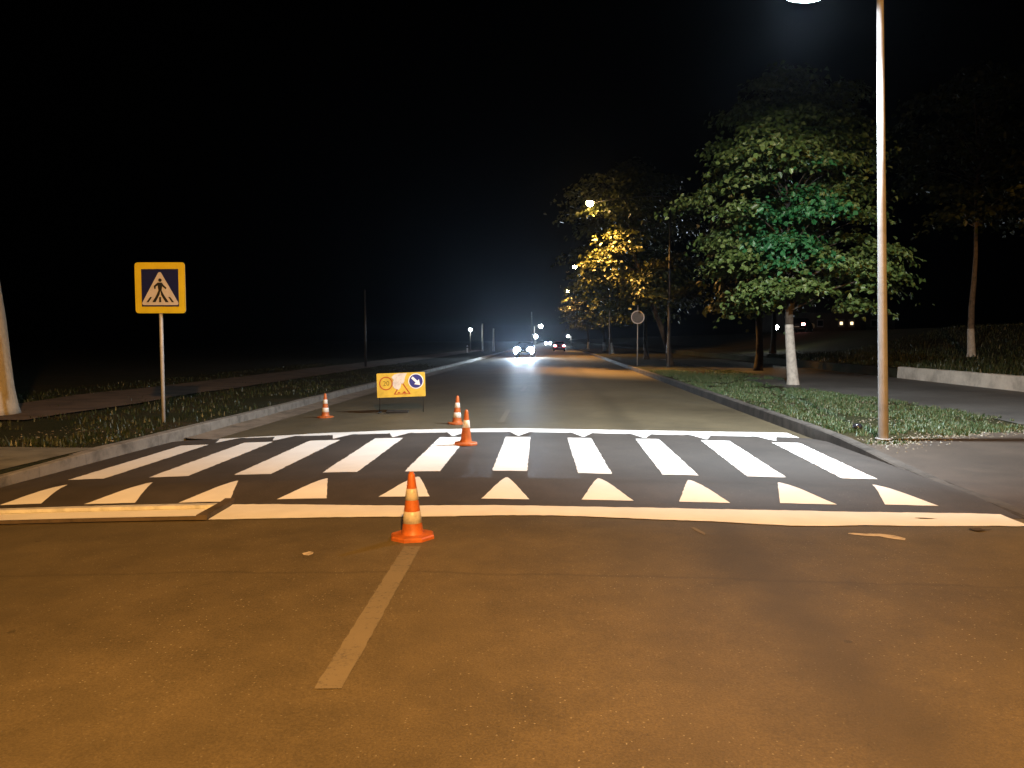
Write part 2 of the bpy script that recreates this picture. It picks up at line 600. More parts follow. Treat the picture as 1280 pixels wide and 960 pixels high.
STR = [[(-5.71, 8.78), (-5.27, 8.68), (-5.37, 11.70), (-5.82, 11.75)], [(-4.71, 8.73), (-4.24, 8.65), (-4.36, 11.76), (-4.83, 11.79)],
       [(-3.69, 8.71), (-3.25, 8.65), (-3.29, 11.72), (-3.77, 11.78)], [(-2.65, 8.68), (-2.24, 8.72), (-2.31, 11.79), (-2.76, 11.84)],
       [(-1.69, 8.70), (-1.28, 8.68), (-1.31, 11.79), (-1.74, 11.82)], [(-0.68, 8.72), (-0.28, 8.69), (-0.33, 11.80), (-0.71, 11.78)],
       [(0.30, 8.65), (0.68, 8.62), (0.60, 11.80), (0.24, 11.77)], [(1.25, 8.67), (1.65, 8.64), (1.64, 11.84), (1.28, 11.81)],
       [(2.19, 8.65), (2.62, 8.68), (2.70, 11.79), (2.27, 11.80)], [(3.24, 8.69), (3.63, 8.69), (3.73, 11.75), (3.32, 11.72)]]
for a, b_, c, d in STR:
    y0, y1 = (a[1] + b_[1]) / 2, (c[1] + d[1]) / 2
    marking("zebra_stripe", [(a[0], y0), (d[0], y1)], [(b_[0], y0), (c[0], y1)], M['white_paint'], crossing)
TRI = [[(-5.78, 7.69), (-5.33, 7.67), (-5.50, 8.38)], [(-4.82, 7.62), (-4.28, 7.60), (-4.48, 8.33)], [(-3.80, 7.57), (-3.27, 7.57), (-3.48, 8.28)],
       [(-2.79, 7.59), (-2.28, 7.63), (-2.48, 8.30)], [(-1.75, 7.64), (-1.23, 7.63), (-1.47, 8.33)], [(-0.70, 7.56), (-0.22, 7.57), (-0.49, 8.28)],
       [(0.30, 7.57), (0.81, 7.62), (0.51, 8.33)], [(1.26, 7.60), (1.76, 7.60), (1.49, 8.35)], [(2.25, 7.61), (2.80, 7.65), (2.44, 8.34)], [(3.28, 7.66), (3.79, 7.68), (3.44, 8.34)]]
for a, b_, c in TRI:
    y0 = (a[1] + b_[1]) / 2
    marking("ramp_triangle", [(a[0], y0), (c[0] - .012, c[1])], [(b_[0], y0), (c[0] + .012, c[1])], M['white_paint'], crossing, jit=0.004)
for i, ax in enumerate((-5.35, -4.42, -3.45, -2.5, -1.55, -0.52, 0.49, 1.44, 2.39, 3.43)):
    marking("ramp_triangle", [(ax - .012, 11.94), (ax - .30, 12.92)], [(ax + .012, 11.94), (ax + .30, 12.92)], M['white_paint'], crossing, jit=0.004)
band("edge_line", [(-5.9, 6.90), (-5.21, 6.92), (-3.22, 6.82), (-1.23, 6.84), (0.08, 6.94), (1.22, 6.87), (2.19, 6.78), (2.93, 6.88), (4.27, 7.00)],
     [(-5.9, 7.52), (-5.2, 7.49), (-3.22, 7.46), (-1.31, 7.31), (0.08, 7.34), (1.31, 7.37), (2.38, 7.40), (4.27, 7.47)], M['white_paint'], crossing)
band("edge_line", [(-6.13, 12.88), (-5.16, 12.90), (-2.41, 12.90), (-0.89, 12.92), (0.68, 12.95), (2.22, 12.95), (4.2, 12.98)],
     [(-6.13, 13.33), (-5.16, 13.46), (-3.91, 13.66), (-2.48, 13.82), (-1.16, 13.80), (0.72, 13.80), (2.3, 13.84), (4.2, 13.92)], M['white_paint'], crossing)

# centre dashes and spilled paint: parts of the road
road = bpy.data.objects['road']
for (a0, a1, w, bx0, bx1) in ((3.4, 5.85, 0.13, -1.025, -1.08), (14.9, 17.7, 0.11, -0.99, -1.0), (24.0, 26.6, 0.12, -0.92, -0.92), (33, 36, 0.12, -0.95, -0.95), (42, 45, 0.12, -0.95, -0.95), (51, 54, 0.12, -0.95, -0.95)):
    marking("centre_dash", [(bx0 - w / 2, a0), (bx1 - w / 2, a1)], [(bx0 + w / 2, a0), (bx1 + w / 2, a1)], M['worn_paint'], road, jit=0.004, lift=0.005)
def blob(name, pts, mat_, parent, lift=0.005):
    bm = bmesh.new()
    vs = [bm.verts.new((x, y, roadz(x, y) + lift)) for x, y in pts]
    bm.faces.new(vs)
    bmesh.ops.triangulate(bm, faces=bm.faces[:])
    return put(name, bm, mat_, parent)
M['smear'] = plain("smeared_white_paint", (0.42, 0.37, 0.31), 0.8, var=0.25, scale=14)
blob("paint_smear", [(2.50, 6.55), (2.62, 6.50), (2.74, 6.49), (2.82, 6.42), (2.90, 6.39), (2.93, 6.45), (2.88, 6.54), (2.78, 6.585), (2.64, 6.575), (2.52, 6.585)], M['smear'], road)
blob("paint_smear", [(-1.89, 5.66), (-1.86, 5.61), (-1.82, 5.60), (-1.80, 5.64), (-1.81, 5.69), (-1.85, 5.71)], M['smear'], road)
blob("paint_smear", [(1.20, 6.62), (1.23, 6.50), (1.27, 6.38), (1.29, 6.44), (1.26, 6.55), (1.23, 6.64)], M['worn_paint'], road)
M['mud'] = plain("dry_mud", (0.045, 0.032, 0.02), 0.95, var=0.3, scale=12, bstr=0.5)
def splat(cx, cy, rx_, ry_, seed):
    rr = random.Random(seed)
    pts = []
    for k in range(22):
        a = 2 * math.pi * k / 22
        s = rr.uniform(0.45, 1.15)
        pts.append((cx + rx_ * s * math.cos(a), cy + ry_ * s * math.sin(a)))
    return pts
blob("mud_stain", splat(3.72, 6.82, 0.10, 0.05, 2), M['mud'], road, 0.0125)
blob("mud_stain", splat(3.45, 7.2, 0.13, 0.02, 4), M['mud'], road, 0.0125)

# kerbs
def kerb(name, x0, x1, y0, y1, zf_top, zbot, mat_, L=1.0):
    ys_ = np.arange(y0, y1 + 0.01, L)
    root = None
    vs, fs = [], []
    for j, y in enumerate(ys_):
        zt = zf_top(y)
        ch = 0.018
        prof = [(x0, zbot), (x0, zt - ch), (x0 + ch, zt), (x1 - ch, zt), (x1, zt - ch), (x1, zbot)]
        # joints between kerb stones read as small steps
        for (x, z) in prof:
            vs.append((x + random.uniform(-.006, .006), y, z + (random.uniform(-.006, .006) if z != zbot else 0)))
    n = 6
    for j in range(len(ys_) - 1):
        for k in range(n - 1):
            a = j * n + k
            fs.append((a, a + 1, a + n + 1, a + n))
    me = bpy.data.meshes.new(name)
    me.from_pydata(vs, [], fs)
    return struct(put(name, me, mat_))
kerb("kerb", -6.78, -6.60, -40, 300, lambda y: 0.012 - 0.05 * (1 - sm(abs(y - 8.6) / 2.6)) , -0.5, M['kerb'])
kerb("kerb", 4.41, 4.59, -40, 300, lambda y: right_z(y) + 0.014, -0.5, M['kerb_old'])
# sand washed up along the left kerb
sx = [-6.595, -6.50, -6.40, -6.28, -6.15, -6.02]
syy = list(np.arange(13.4, 60, 0.5))
def sandz(x, y):
    t = (x + 6.6) / 0.58
    return -camber(x) + 0.006 + 0.05 * (1 - t) ** 2 * (1 + 0.4 * noise.noise(Vector((x * 2, y * 0.9, 1)))) - (0.004 if t > 0.95 else 0)
M['sand'] = plain("road_sand", (0.16, 0.13, 0.10), 0.95, var=0.3, scale=2.5, bstr=0.4)
struct(put("gutter_sand", grid_mesh(sx, syy, sandz), M['sand'], smooth=True))

# left walkway slab, left dirt path, right paved apron, right footpath
def strip(name, rows, zf, mat_, lift=0.008, nx=8):
    """rows: [(y, x0, x1)...]"""
    vs, fs = [], []
    for (y, a, b_) in rows:
        for k in range(nx + 1):
            x = a + (b_ - a) * k / nx
            vs.append((x, y, zf(x, y) + lift))
    for j in range(len(rows) - 1):
        for k in range(nx):
            q = j * (nx + 1) + k
            fs.append((q, q + 1, q + nx + 2, q + nx + 1))
    me = bpy.data.meshes.new(name)
    me.from_pydata(vs, [], fs)
    return struct(put(name, me, mat_, smooth=True))
flat0 = lambda x, y: 0.0
strip("walkway", [(y, -30 - 0.3 * math.sin(y), -6.785) for y in np.linspace(2.0, 11.0, 10)], flat0, M['walk'], 0.006)
rows = []
for y in np.linspace(14.5, 120, 80):
    w = noise.noise(Vector((y * 0.25, 3, 0))) * 0.5
    rows.append((y, -13.4 + w, -10.4 + w * 0.7))
strip("dirt_path", rows, flat0, M['dirt'], 0.035)
rows = [(y, 4.59, 14 if y < 8 else 13.42) for y in np.linspace(-30, 11.2, 22)]
apron_edge = lambda x: 11.55 + 1.25 * sm((x - 4.8) / 3.0) + 0.22 * noise.noise(Vector((x * 1.1, 0, 5))) + 0.10 * noise.noise(Vector((x * 4.1, 0, 5)))
nxa = 60
vs, fs = [], []
ya = np.linspace(-30, 1, 41)
for j in range(41):
    t = j / 40
    for k in range(nxa + 1):
        x = 4.595 + (13.40 - 4.595) * k / nxa
        y = -30 + (apron_edge(x) + 30) * (1 - (1 - t) ** 3)
        vs.append((x, y, right_z(y) + 0.006))
for j in range(40):
    for k in range(nxa):
        q = j * (nxa + 1) + k
        fs.append((q, q + 1, q + nxa + 2, q + nxa + 1))
me = bpy.data.meshes.new("pavement")
me.from_pydata(vs, [], fs)
M['apron'] = asphalt_mat("pavement_asphalt", (0.058, 0.044, 0.034), 0.05, lane=False)
struct(put("pavement", me, M['apron'], smooth=True))
rows = []
for y in np.linspace(12.2, 60, 60):
    xl = 8.25 if y < 18 else 8.25 - 1.2 * sm((y - 18) / 9)
    if y > 27.5:
        xl = 7.05 + 1.2 * sm((y - 27.5) / 6)
    rows.append((y, xl + 0.12 * noise.noise(Vector((y * 0.9, 7, 0))), 13.41))
strip("footpath", rows, lambda x, y: right_z(y), M['path_asphalt'], 0.012)

# ------------------------------------------------------------------ grass, litter (nobody could count it)
def blades(name, pts, hmin, hmax, mat_, lean=0.5, width=0.012):
    n = len(pts)
    P = np.array(pts)
    h = RNG.uniform(hmin, hmax, n)
    a = RNG.uniform(0, 2 * np.pi, n)
    l = RNG.uniform(0.1, lean, n) * h
    w = width * RNG.uniform(0.7, 1.4, n)
    dirs = np.stack([np.cos(a), np.sin(a), np.zeros(n)], 1)
    side = np.stack([-np.sin(a), np.cos(a), np.zeros(n)], 1) * w[:, None]
    up = np.zeros((n, 3)); up[:, 2] = h
    v = np.empty((n, 5, 3))
    v[:, 0] = P - side
    v[:, 1] = P + side
    v[:, 2] = P + side * 0.7 + up * 0.6 + dirs * (l * 0.4)[:, None]
    v[:, 3] = P - side * 0.7 + up * 0.6 + dirs * (l * 0.4)[:, None]
    v[:, 4] = P + up + dirs * l[:, None]
    idx = np.arange(n)[:, None] * 5
    quads = idx + np.array([[0, 1, 2, 3]])
    tris = idx + np.array([[3, 2, 4]])
    me = bpy.data.meshes.new(name)
    me.vertices.add(n * 5)
    me.vertices.foreach_set('co', v.reshape(-1))
    loops = np.concatenate([quads, tris], 1).reshape(-1)
    me.loops.add(len(loops))
    me.loops.foreach_set('vertex_index', loops.astype(np.int32))
    me.polygons.add(n * 2)
    st = (np.arange(n)[:, None] * 7 + np.array([[0, 4]])).reshape(-1)
    me.polygons.foreach_set('loop_start', st.astype(np.int32))
    me.update(calc_edges=True)
    me.validate()
    return struct(put(name, me, mat_), 'stuff')

def density(x, y, s=0.8):
    return 0.5 + 0.5 * noise.noise(Vector((x * s, y * s, 2.0)))

pts = []
while len(pts) < 80000:
    y = 11.5 + 26 * random.random() ** 1.7
    x = random.uniform(4.60, 8.7)
    if y < apron_edge(x) + random.uniform(-0.08, 0.16):
        continue
    lim = 8.25 if y < 18 else 8.25 - 1.2 * sm((y - 18) / 9)
    if x > lim + random.uniform(-0.25, 0.25) and y < 29:
        continue
    dn = 0.65 * density(x, y) + 0.35 * density(x, y, 2.7)
    if dn < 0.36 + 0.22 * random.random():
        continue
    sg = random.uniform(0.012, 0.05)
    for _ in range(random.randint(5, 26)):
        pts.append((x + random.gauss(0, sg), y + random.gauss(0, sg), right_z(y) - 0.006 - 0.02 * random.random()))
blades("verge_grass", pts, 0.025, 0.10, M['grass'], 1.0, 0.007)
pts = []
while len(pts) < 9000:
    y = 11.0 + 40 * random.random() ** 2
    x = random.uniform(-16, -6.85)
    if y < 11.1 + random.uniform(-0.15, 0.2) or (-13.2 < x < -10.5 and y > 14 and random.random() < 0.93):
        continue
    if density(x, y, 0.6) < 0.3 + 0.3 * random.random():
        continue
    pts.append((x, y, -0.01))
blades("roadside_grass", pts, 0.03, 0.12, M['grass_dark'], 0.9)
pts = []
while len(pts) < 14000:
    y = random.uniform(17, 50)
    x = 13.7 + 14 * random.random() ** 1.5
    pts.append((x, y, ground_z(x, y) - 0.01))
blades("slope_grass", pts, 0.06, 0.22, M['grass_dark'], 0.8, 0.02)

def chips(name, pts, s0, s1, mat_):
    vs, fs = [], []
    for (x, y, z) in pts:
        s = random.uniform(s0, s1)
        a = random.uniform(0, 6.28)
        b0 = len(vs)
        for k in range(5):
            t = a + k * 1.2566
            vs.append((x + s * math.cos(t) * random.uniform(.6, 1), y + s * math.sin(t) * random.uniform(.6, 1), z))
        vs.append((x, y, z + s * random.uniform(.4, .9)))
        for k in range(5):
            fs.append((b0 + k, b0 + (k + 1) % 5, b0 + 5))
    me = bpy.data.meshes.new(name)
    me.from_pydata(vs, [], fs)
    return struct(put(name, me, mat_), 'stuff')
pts = []
for _ in range(1500):
    x = random.uniform(4.65, 9.5)
    y = apron_edge(x) + random.gauss(0.1, 0.22)
    pts.append((x, y, right_z(y) + 0.004))
for _ in range(900):
    x = random.uniform(4.65, 8.2)
    y = random.uniform(12.6, 19)
    pts.append((x, y, right_z(y) + 0.01))
for _ in range(150):
    x = random.uniform(-9, -6.9)
    y = random.uniform(10.9, 14)
    pts.append((x, y, 0.0))
chips("leaf_litter", pts, 0.009, 0.028, M['dry_leaf'])

# ------------------------------------------------------------------ low wall on the right
def low_wall():
    bm = bmesh.new()
    ys_ = np.arange(15.0, 31.0, 0.6)
    prev = None
    for y in ys_:
        x0 = 13.52 + 0.02 * math.sin(y * 0.2)
        zt = 0.56 + 0.02 * noise.noise(Vector((0, y * 1.3, 9)))
        ring = [bm.verts.new((x0 - 0.12, y, 0.05)), bm.verts.new((x0 - 0.10, y, zt - 0.02)), bm.verts.new((x0 - 0.08, y, zt)),
                bm.verts.new((x0 + 0.16, y, zt + 0.005)), bm.verts.new((x0 + 0.16, y, 0.05))]
        if prev:
            for k in range(4):
                bm.faces.new((prev[k], prev[k + 1], ring[k + 1], ring[k]))
        else:
            bm.faces.new(ring)
        prev = ring
    bm.faces.new(prev[::-1])
    o = put("low_wall", bm, M['wall'])
    tag(o, "pale low retaining wall running behind the footpath on the right", "wall")
low_wall()

# ------------------------------------------------------------------ street lamps
def spot(name, parent, loc, col, power, size=165, blend=0.25, radius=0.12, aim=(0, 0, -1)):
    l = bpy.data.lights.new(name, 'SPOT')
    l.energy = power
    l.color = col
    l.spot_size = R(size)
    l.spot_blend = blend
    l.shadow_soft_size = radius
    o = bpy.data.objects.new(name, l)
    C.objects.link(o)
    o.parent = parent
    o.location = loc
    o.rotation_euler = Vector(aim).to_track_quat('-Z', 'Y').to_euler()
    return o

def lamp_head(root, end, dirv, lens_mat, L=0.62, tilt=8, housing='dark_metal', bowl=1.0):
    """cobra head: shallow tapered housing with a lens below; returns position of lens"""
    d = Vector(dirv).normalized()
    side = Vector((0, 0, 1)).cross(d).normalized()
    rot = Matrix((d, side, Vector((0, 0, 1)))).transposed().to_4x4()
    T = Matrix.Translation(end) @ rot @ Matrix.Rotation(R(-tilt), 4, 'Y')
    bm = bmesh.new()
    q = L / 0.62
    secs = [(0.0, .05, .05, 0), (0.10 * q, .07, .06, 0), (0.22 * q, .15, .075, 0), (0.45 * q, .16, .07, 0), (L, .10, .03, -.005)]
    rings = []
    for x, w, h, dz in secs:
        rings.append([bm.verts.new(T @ Vector((x, w * math.cos(a), dz + (h if math.sin(a) > 0 else 0.035) * math.sin(a)))) for a in [2 * math.pi * k / 14 for k in range(14)]])
    for a, b_ in zip(rings[:-1], rings[1:]):
        for k in range(14):
            f = bm.faces.new((a[k], a[(k + 1) % 14], b_[(k + 1) % 14], b_[k]))
            f.smooth = True
    bm.faces.new(rings[0][::-1]); bm.faces.new(rings[-1])
    head = put("lamp_head", bm, M[housing], root)
    bm = bmesh.new()
    n = 20
    prev = None
    for i, (s, z) in enumerate(((1.0, -.034), (0.97, -.034 - .026 * bowl), (0.8, -.034 - .048 * bowl), (0.4, -.034 - .058 * bowl))):
        ring = [bm.verts.new(T @ Vector((0.38 * q + 0.19 * q * s * math.cos(2 * math.pi * k / n), 0.125 * s * math.sin(2 * math.pi * k / n), z))) for k in range(n)]
        if prev:
            for k in range(n):
                f = bm.faces.new((prev[k], prev[(k + 1) % n], ring[(k + 1) % n], ring[k]))
                f.smooth = True
        prev = ring
    bm.faces.new(prev)
    put("lens", bm, lens_mat, head)
    return T @ Vector((0.38 * q, 0, -0.10 - 0.06 * bowl))

def street_lamp(base, top, r0, r1, arm_end, lens_mat, label, col, power, group, pole_mat, spotargs=None, L=0.62, tilt=8):
    b = Vector(base)
    root = thing("street_lamp", label, "street lamp", base, 0, group)
    t = Vector(top) - b
    bm = bmesh.new()
    tube(bm, [(0, 0, -0.1), (0, 0, 0.0), t * 0.5, t], [r0, r0, (r0 + r1) / 2, r1], 20)
    put("pole", bm, pole_mat, root)
    bm = bmesh.new()
    tube(bm, [(0, 0, 0.0), (0, 0, 0.02)], [r0 * 1.7, r0 * 1.6], 20)
    put("base_plate", bm, pole_mat, root)
    e = Vector(arm_end) - b
    bm = bmesh.new()
    mid = t + (e - t) * 0.35 + Vector((0, 0, 0.16))
    tube(bm, [t - Vector((0, 0, .05)), t + (e - t) * 0.06 + Vector((0, 0, .07)), mid, t + (e - t) * 0.7 + Vector((0, 0, .12)), e], [r1 * .9, r1 * .8, r1 * .7, r1 * .65, r1 * .6], 12)
    put("arm", bm, pole_mat, root)
    dirv = Vector((e.x - t.x, e.y - t.y, 0))
    lp = lamp_head(root, e, dirv, lens_mat, L, tilt, bowl=1.0 if lens_mat == M['led_lens'] else 4.5)
    if power > 0:
        kw = dict(spotargs or {})
        spot("lamp_light", root, lp, col, power, **kw)
    root['lens_at'] = tuple(lp)
    return root

G = "street lamps along the road"
# the lit LED lamp beside the crossing
led = street_lamp((5.01, 11.84, 0.10), (4.79, 11.9, 7.25), 0.072, 0.046, (4.24, 11.88, 6.66), M['led_lens'],
            "tall pale lamp post on the right verge with a cool white lamp head", LED, P_LED, G, M['pole'],
            dict(size=138, blend=0.6, radius=0.10, aim=(-0.12, 0.55, -1)), L=0.92, tilt=4)
# the same head throws a flat lobe along the road and a weak spill all round
spot("lamp_light", led, led['lens_at'], LED, 6000, size=58, blend=0.8, radius=0.10, aim=(0.22, 1, -0.33))
spot("lamp_light", led, led['lens_at'], LED, 600, size=178, blend=0.15, radius=0.10, aim=(0, 0, -1))
# two lit sodium lamps further along
street_lamp((6.3, 42, 0.12), (6.3, 42, 9.2), 0.09, 0.05, (2.4, 42, 9.02), M['sodium_lens'],
            "lit orange street lamp above the yellow tree crown, the larger and higher orange light", SODIUM, P_FAR1, G, M['dark_metal'],
            dict(size=106, blend=1.0, aim=(0.32, 0.0, -1)))
street_lamp((5.8, 78, 0.12), (5.8, 78, 9.2), 0.09, 0.05, (2.65, 78, 9.02), M['sodium_lens'],
            "lit orange street lamp farther down the road, the smaller and lower orange light", SODIUM, P_FAR2, G, M['dark_metal'],
            dict(size=150, blend=1.0, aim=(0.25, 0.0, -1)))
street_lamp((6.0, 126, 0.12), (6.0, 126, 9.8), 0.09, 0.05, (2.9, 126, 9.62), M['sodium_lens'],
            "distant orange street lamp nearly hidden by leaves, the third one down the road", SODIUM, P_FAR2, G, M['dark_metal'],
            dict(size=140, blend=0.4))
# the sodium lamp behind the photographer that lights the foreground
street_lamp((5.0, -6, 0.0), (5.0, -6, 9.2), 0.09, 0.05, (2.6, -6, 9.02), M['sodium_lens'],
            "orange sodium street lamp standing behind the photographer", SODIUM, P_BACK, G, M['dark_metal'],
            dict(size=180, blend=0.08, radius=0.2))
# far white lamps
def far_lamp(base, h, reach, label, s=1.0):
    root = thing("street_lamp", label, "street lamp", base, 0, G)
    bm = bmesh.new()
    tube(bm, [(0, 0, 0), (0, 0, h)], [0.10 * s, 0.06 * s], 10)
    put("pole", bm, M['pole'], root)
    if reach:
        bm = bmesh.new()
        tube(bm, [(0, 0, h - 0.02), (reach * 0.5, 0, h + 0.15), (reach, 0, h + 0.05)], 0.04 * s, 8)
        put("arm", bm, M['pole'], root)
    bm = bmesh.new()
    r = 0.30 * s
    lathe(bm, [(0, -r), (r * .6, -r * .8), (r, -r * .1), (r * .8, r * .5), (0, r * .8)], 16, (reach, 0, h))
    put("lamp_globe", bm, M['white_on'], root)
    return root
far_lamp((-11.7, 110, 0), 3.1, 0, "small round white lamp on a low post at left of the road", 0.8)
far_lamp((-6.0, 260, 0), 6.3, 2.2, "white street lamp high above the far end of the road", 2.2)
far_lamp((-9.0, 420, 0), 3.7, 0, "bright white lamp low above the headlights at road end", 4.0)
far_lamp((4.9, 200, 0.1), 2.5, -0.8, "small white lamp right above the red car", 1.1)
far_lamp((17.1, 60, 0.7), 1.9, 0, "small white lamp left of the near tree's trunk", 0.75)

# ------------------------------------------------------------------ pedestrian crossing sign
def crossing_sign():
    root = thing("crossing_sign", "square blue pedestrian crossing sign with yellow border on a steel post", "road sign", (-7.51, 14.5, -0.04), R(2))
    bm = bmesh.new()
    tube(bm, [(-0.03, 0.02, -0.1), (-0.03, 0.02, 1.5), (-0.03, 0.02, 3.0)], 0.034, 16)
    tube(bm, [(-0.03, 0.02, 1.50), (-0.03, 0.02, 1.53)], 0.038, 16)
    put("post", bm, M['steel'], root)
    cz = 2.64
    W = 0.97
    bm = bmesh.new()
    prism(bm, rounded_rect(W, W, 0.06), -0.045, -0.03)
    pan = put("panel", bm, M['grey_disc'], root)
    bm = bmesh.new()
    prism(bm, rounded_rect(W, W, 0.06), -0.049, -0.0455)
    b_ = put("yellow_border", bm, M['yellow'], pan)
    bm = bmesh.new()
    s = 0.358
    prism(bm, [(-s, -s - .0), (s, -s), (s, s), (-s, s)], -0.053, -0.0495)
    put("blue_field", bm, M['sign_blue'], pan)
    bm = bmesh.new()
    tri = []
    for cx, cz_, a0 in ((0.0, 0.265, 30), (-0.315, -0.295, 150), (0.315, -0.295, 270)):
        for k in range(7):
            a = R(a0 + 120 * k / 6)
            tri.append((cx + 0.035 * math.cos(a), cz_ + 0.035 * math.sin(a)))
    prism(bm, tri, -0.057, -0.0535)
    put("white_triangle", bm, M['sign_white'], pan)
    bm = bmesh.new()
    y0, y1 = -0.061, -0.0575
    prism(bm, disc(0.033, 20, 0.005, 0.146), y0, y1)
    prism(bm, [(-.042, .10), (.042, .10), (.046, .03), (.032, -.05), (-.028, -.05), (-.040, .03)], y0, y1)      # torso
    prism(bm, [(-.0425, .0985), (-.118, .035), (-.108, -.022), (-.080, -.016), (-.080, .022), (-.0415, .045)], y0 , y1)  # arm behind
    prism(bm, [(.0425, .0985), (.075, .05), (.128, .0), (.112, -.026), (.052, .020), (.0455, .045)], y0, y1)
    prism(bm, [(-.028, -.0505), (.006, -.0505), (-.010, -.13), (-.090, -.275), (-.152, -.275), (-.070, -.14)], y0, y1)    # leg
    prism(bm, [(.0065, -.0505), (.032, -.0505), (.076, -.14), (.165, -.275), (.103, -.275), (.022, -.14)], y0, y1)
    for x0 in (-0.245, 0.0, 0.245):
        k = -x0 * 0.14 / 0.245 * 0.5
        prism(bm, [(x0 - .022, -.275), (x0 + .022, -.275), (x0 + .018 + k, -.175), (x0 - .018 + k, -.175)], y0, y1)
    put("pictogram", bm, M['black'], pan)
    pan.location = (0, 0, cz)
    for z in (cz - 0.25, cz + 0.25):
        bm = bmesh.new()
        box(bm, (-0.10, -0.03, z - 0.02), (0.04, 0.06, z + 0.02), 0.004)
        put("clamp", bm, M['steel'], root)
crossing_sign()

# ------------------------------------------------------------------ traffic cones
def cone(loc, h, bands, rz, label, band_mat, sides=8, tilt=(0, 0), base_r=0.185):
    root = thing("traffic_cone", label, "traffic cone", loc, rz, "traffic cones around the crossing")
    root.rotation_euler = (R(tilt[0]), R(tilt[1]), rz)
    r0, r1 = h * 0.165, h * 0.045
    rr = lambda t: r0 + (r1 - r0) * t
    bm = bmesh.new()
    prev = None
    for (s, z) in ((1.0, 0.0), (1.0, 0.022), (0.94, 0.032), (0.5, 0.04)):
        ring = [bm.verts.new((base_r * s * math.cos(2 * math.pi * (k + .5) / sides), base_r * s * math.sin(2 * math.pi * (k + .5) / sides), z)) for k in range(sides)]
        if prev:
            for k in range(sides):
                bm.faces.new((prev[k], prev[(k + 1) % sides], ring[(k + 1) % sides], ring[k]))
        else:
            bm.faces.new(ring[::-1])
        prev = ring
    bm.faces.new(prev)
    put("base", bm, M['cone'], root)
    bm = bmesh.new()
    z0 = 0.036
    H = h - z0
    prof = [(r0 * 1.1, z0), (r0, z0 + 0.02)]
    for t in np.linspace(0.08, 0.93, 12):
        prof.append((rr(t), z0 + H * t))
    prof += [(r1 * 1.15, z0 + H * 0.935), (r1 * 1.1, z0 + H * 0.965), (r1 * 0.85, z0 + H * 0.97), (r1 * 0.75, z0 + H), (0, z0 + H)]
    lathe(bm, prof, 32)
    put("body", bm, M['cone'], root)
    for t0, t1 in bands:
        bm = bmesh.new()
        e = 0.0025
        lathe(bm, [(rr(t0), z0 + H * t0), (rr(t0) + e, z0 + H * t0 + .002), (rr(t1) + e, z0 + H * t1 - .002), (rr(t1), z0 + H * t1)], 32)
        put("reflective_band", bm, band_mat, root)
    return root
two = [(0.18, 0.37), (0.55, 0.735)]
cone((-1.13, 6.13, roadz(-1.13, 6.13)), 0.54, two, R(12), "nearest traffic cone with two dirty white bands, standing in front of the crossing", M['cone_band'], tilt=(0, -0.6))
cone((-1.23, 10.92, roadz(-1.23, 10.92) + .012), 0.50, [(0.45, 0.68)], R(5), "traffic cone with one broad white band, standing on a white crossing stripe", M['cone_band_clean'], base_r=0.175, tilt=(0, 1))
cone((-1.83, 14.71, roadz(-1.83, 14.71)), 0.55, two, R(20), "traffic cone with two bright bands just beyond the crossing, right of the yellow board", M['cone_band_clean'], tilt=(0, 1.5))
cone((-5.05, 16.87, roadz(-5.05, 16.87)), 0.54, two, R(0), "far left traffic cone alone near the left kerb beyond the crossing", M['cone_band_clean'])

# ------------------------------------------------------------------ yellow road works board
def text_mesh(txt, size):
    cu = bpy.data.curves.new("text", 'FONT')
    cu.body = txt
    cu.size = size
    cu.align_x = 'CENTER'
    cu.align_y = 'CENTER'
    cu.extrude = 0.0015
    o = bpy.data.objects.new("tmp", cu)
    C.objects.link(o)
    bpy.context.view_layer.update()
    me = bpy.data.meshes.new_from_object(o.evaluated_get(bpy.context.evaluated_depsgraph_get()))
    bpy.data.objects.remove(o)
    bpy.data.curves.remove(cu)
    me.transform(Matrix.Rotation(R(90), 4, 'X'))
    return me

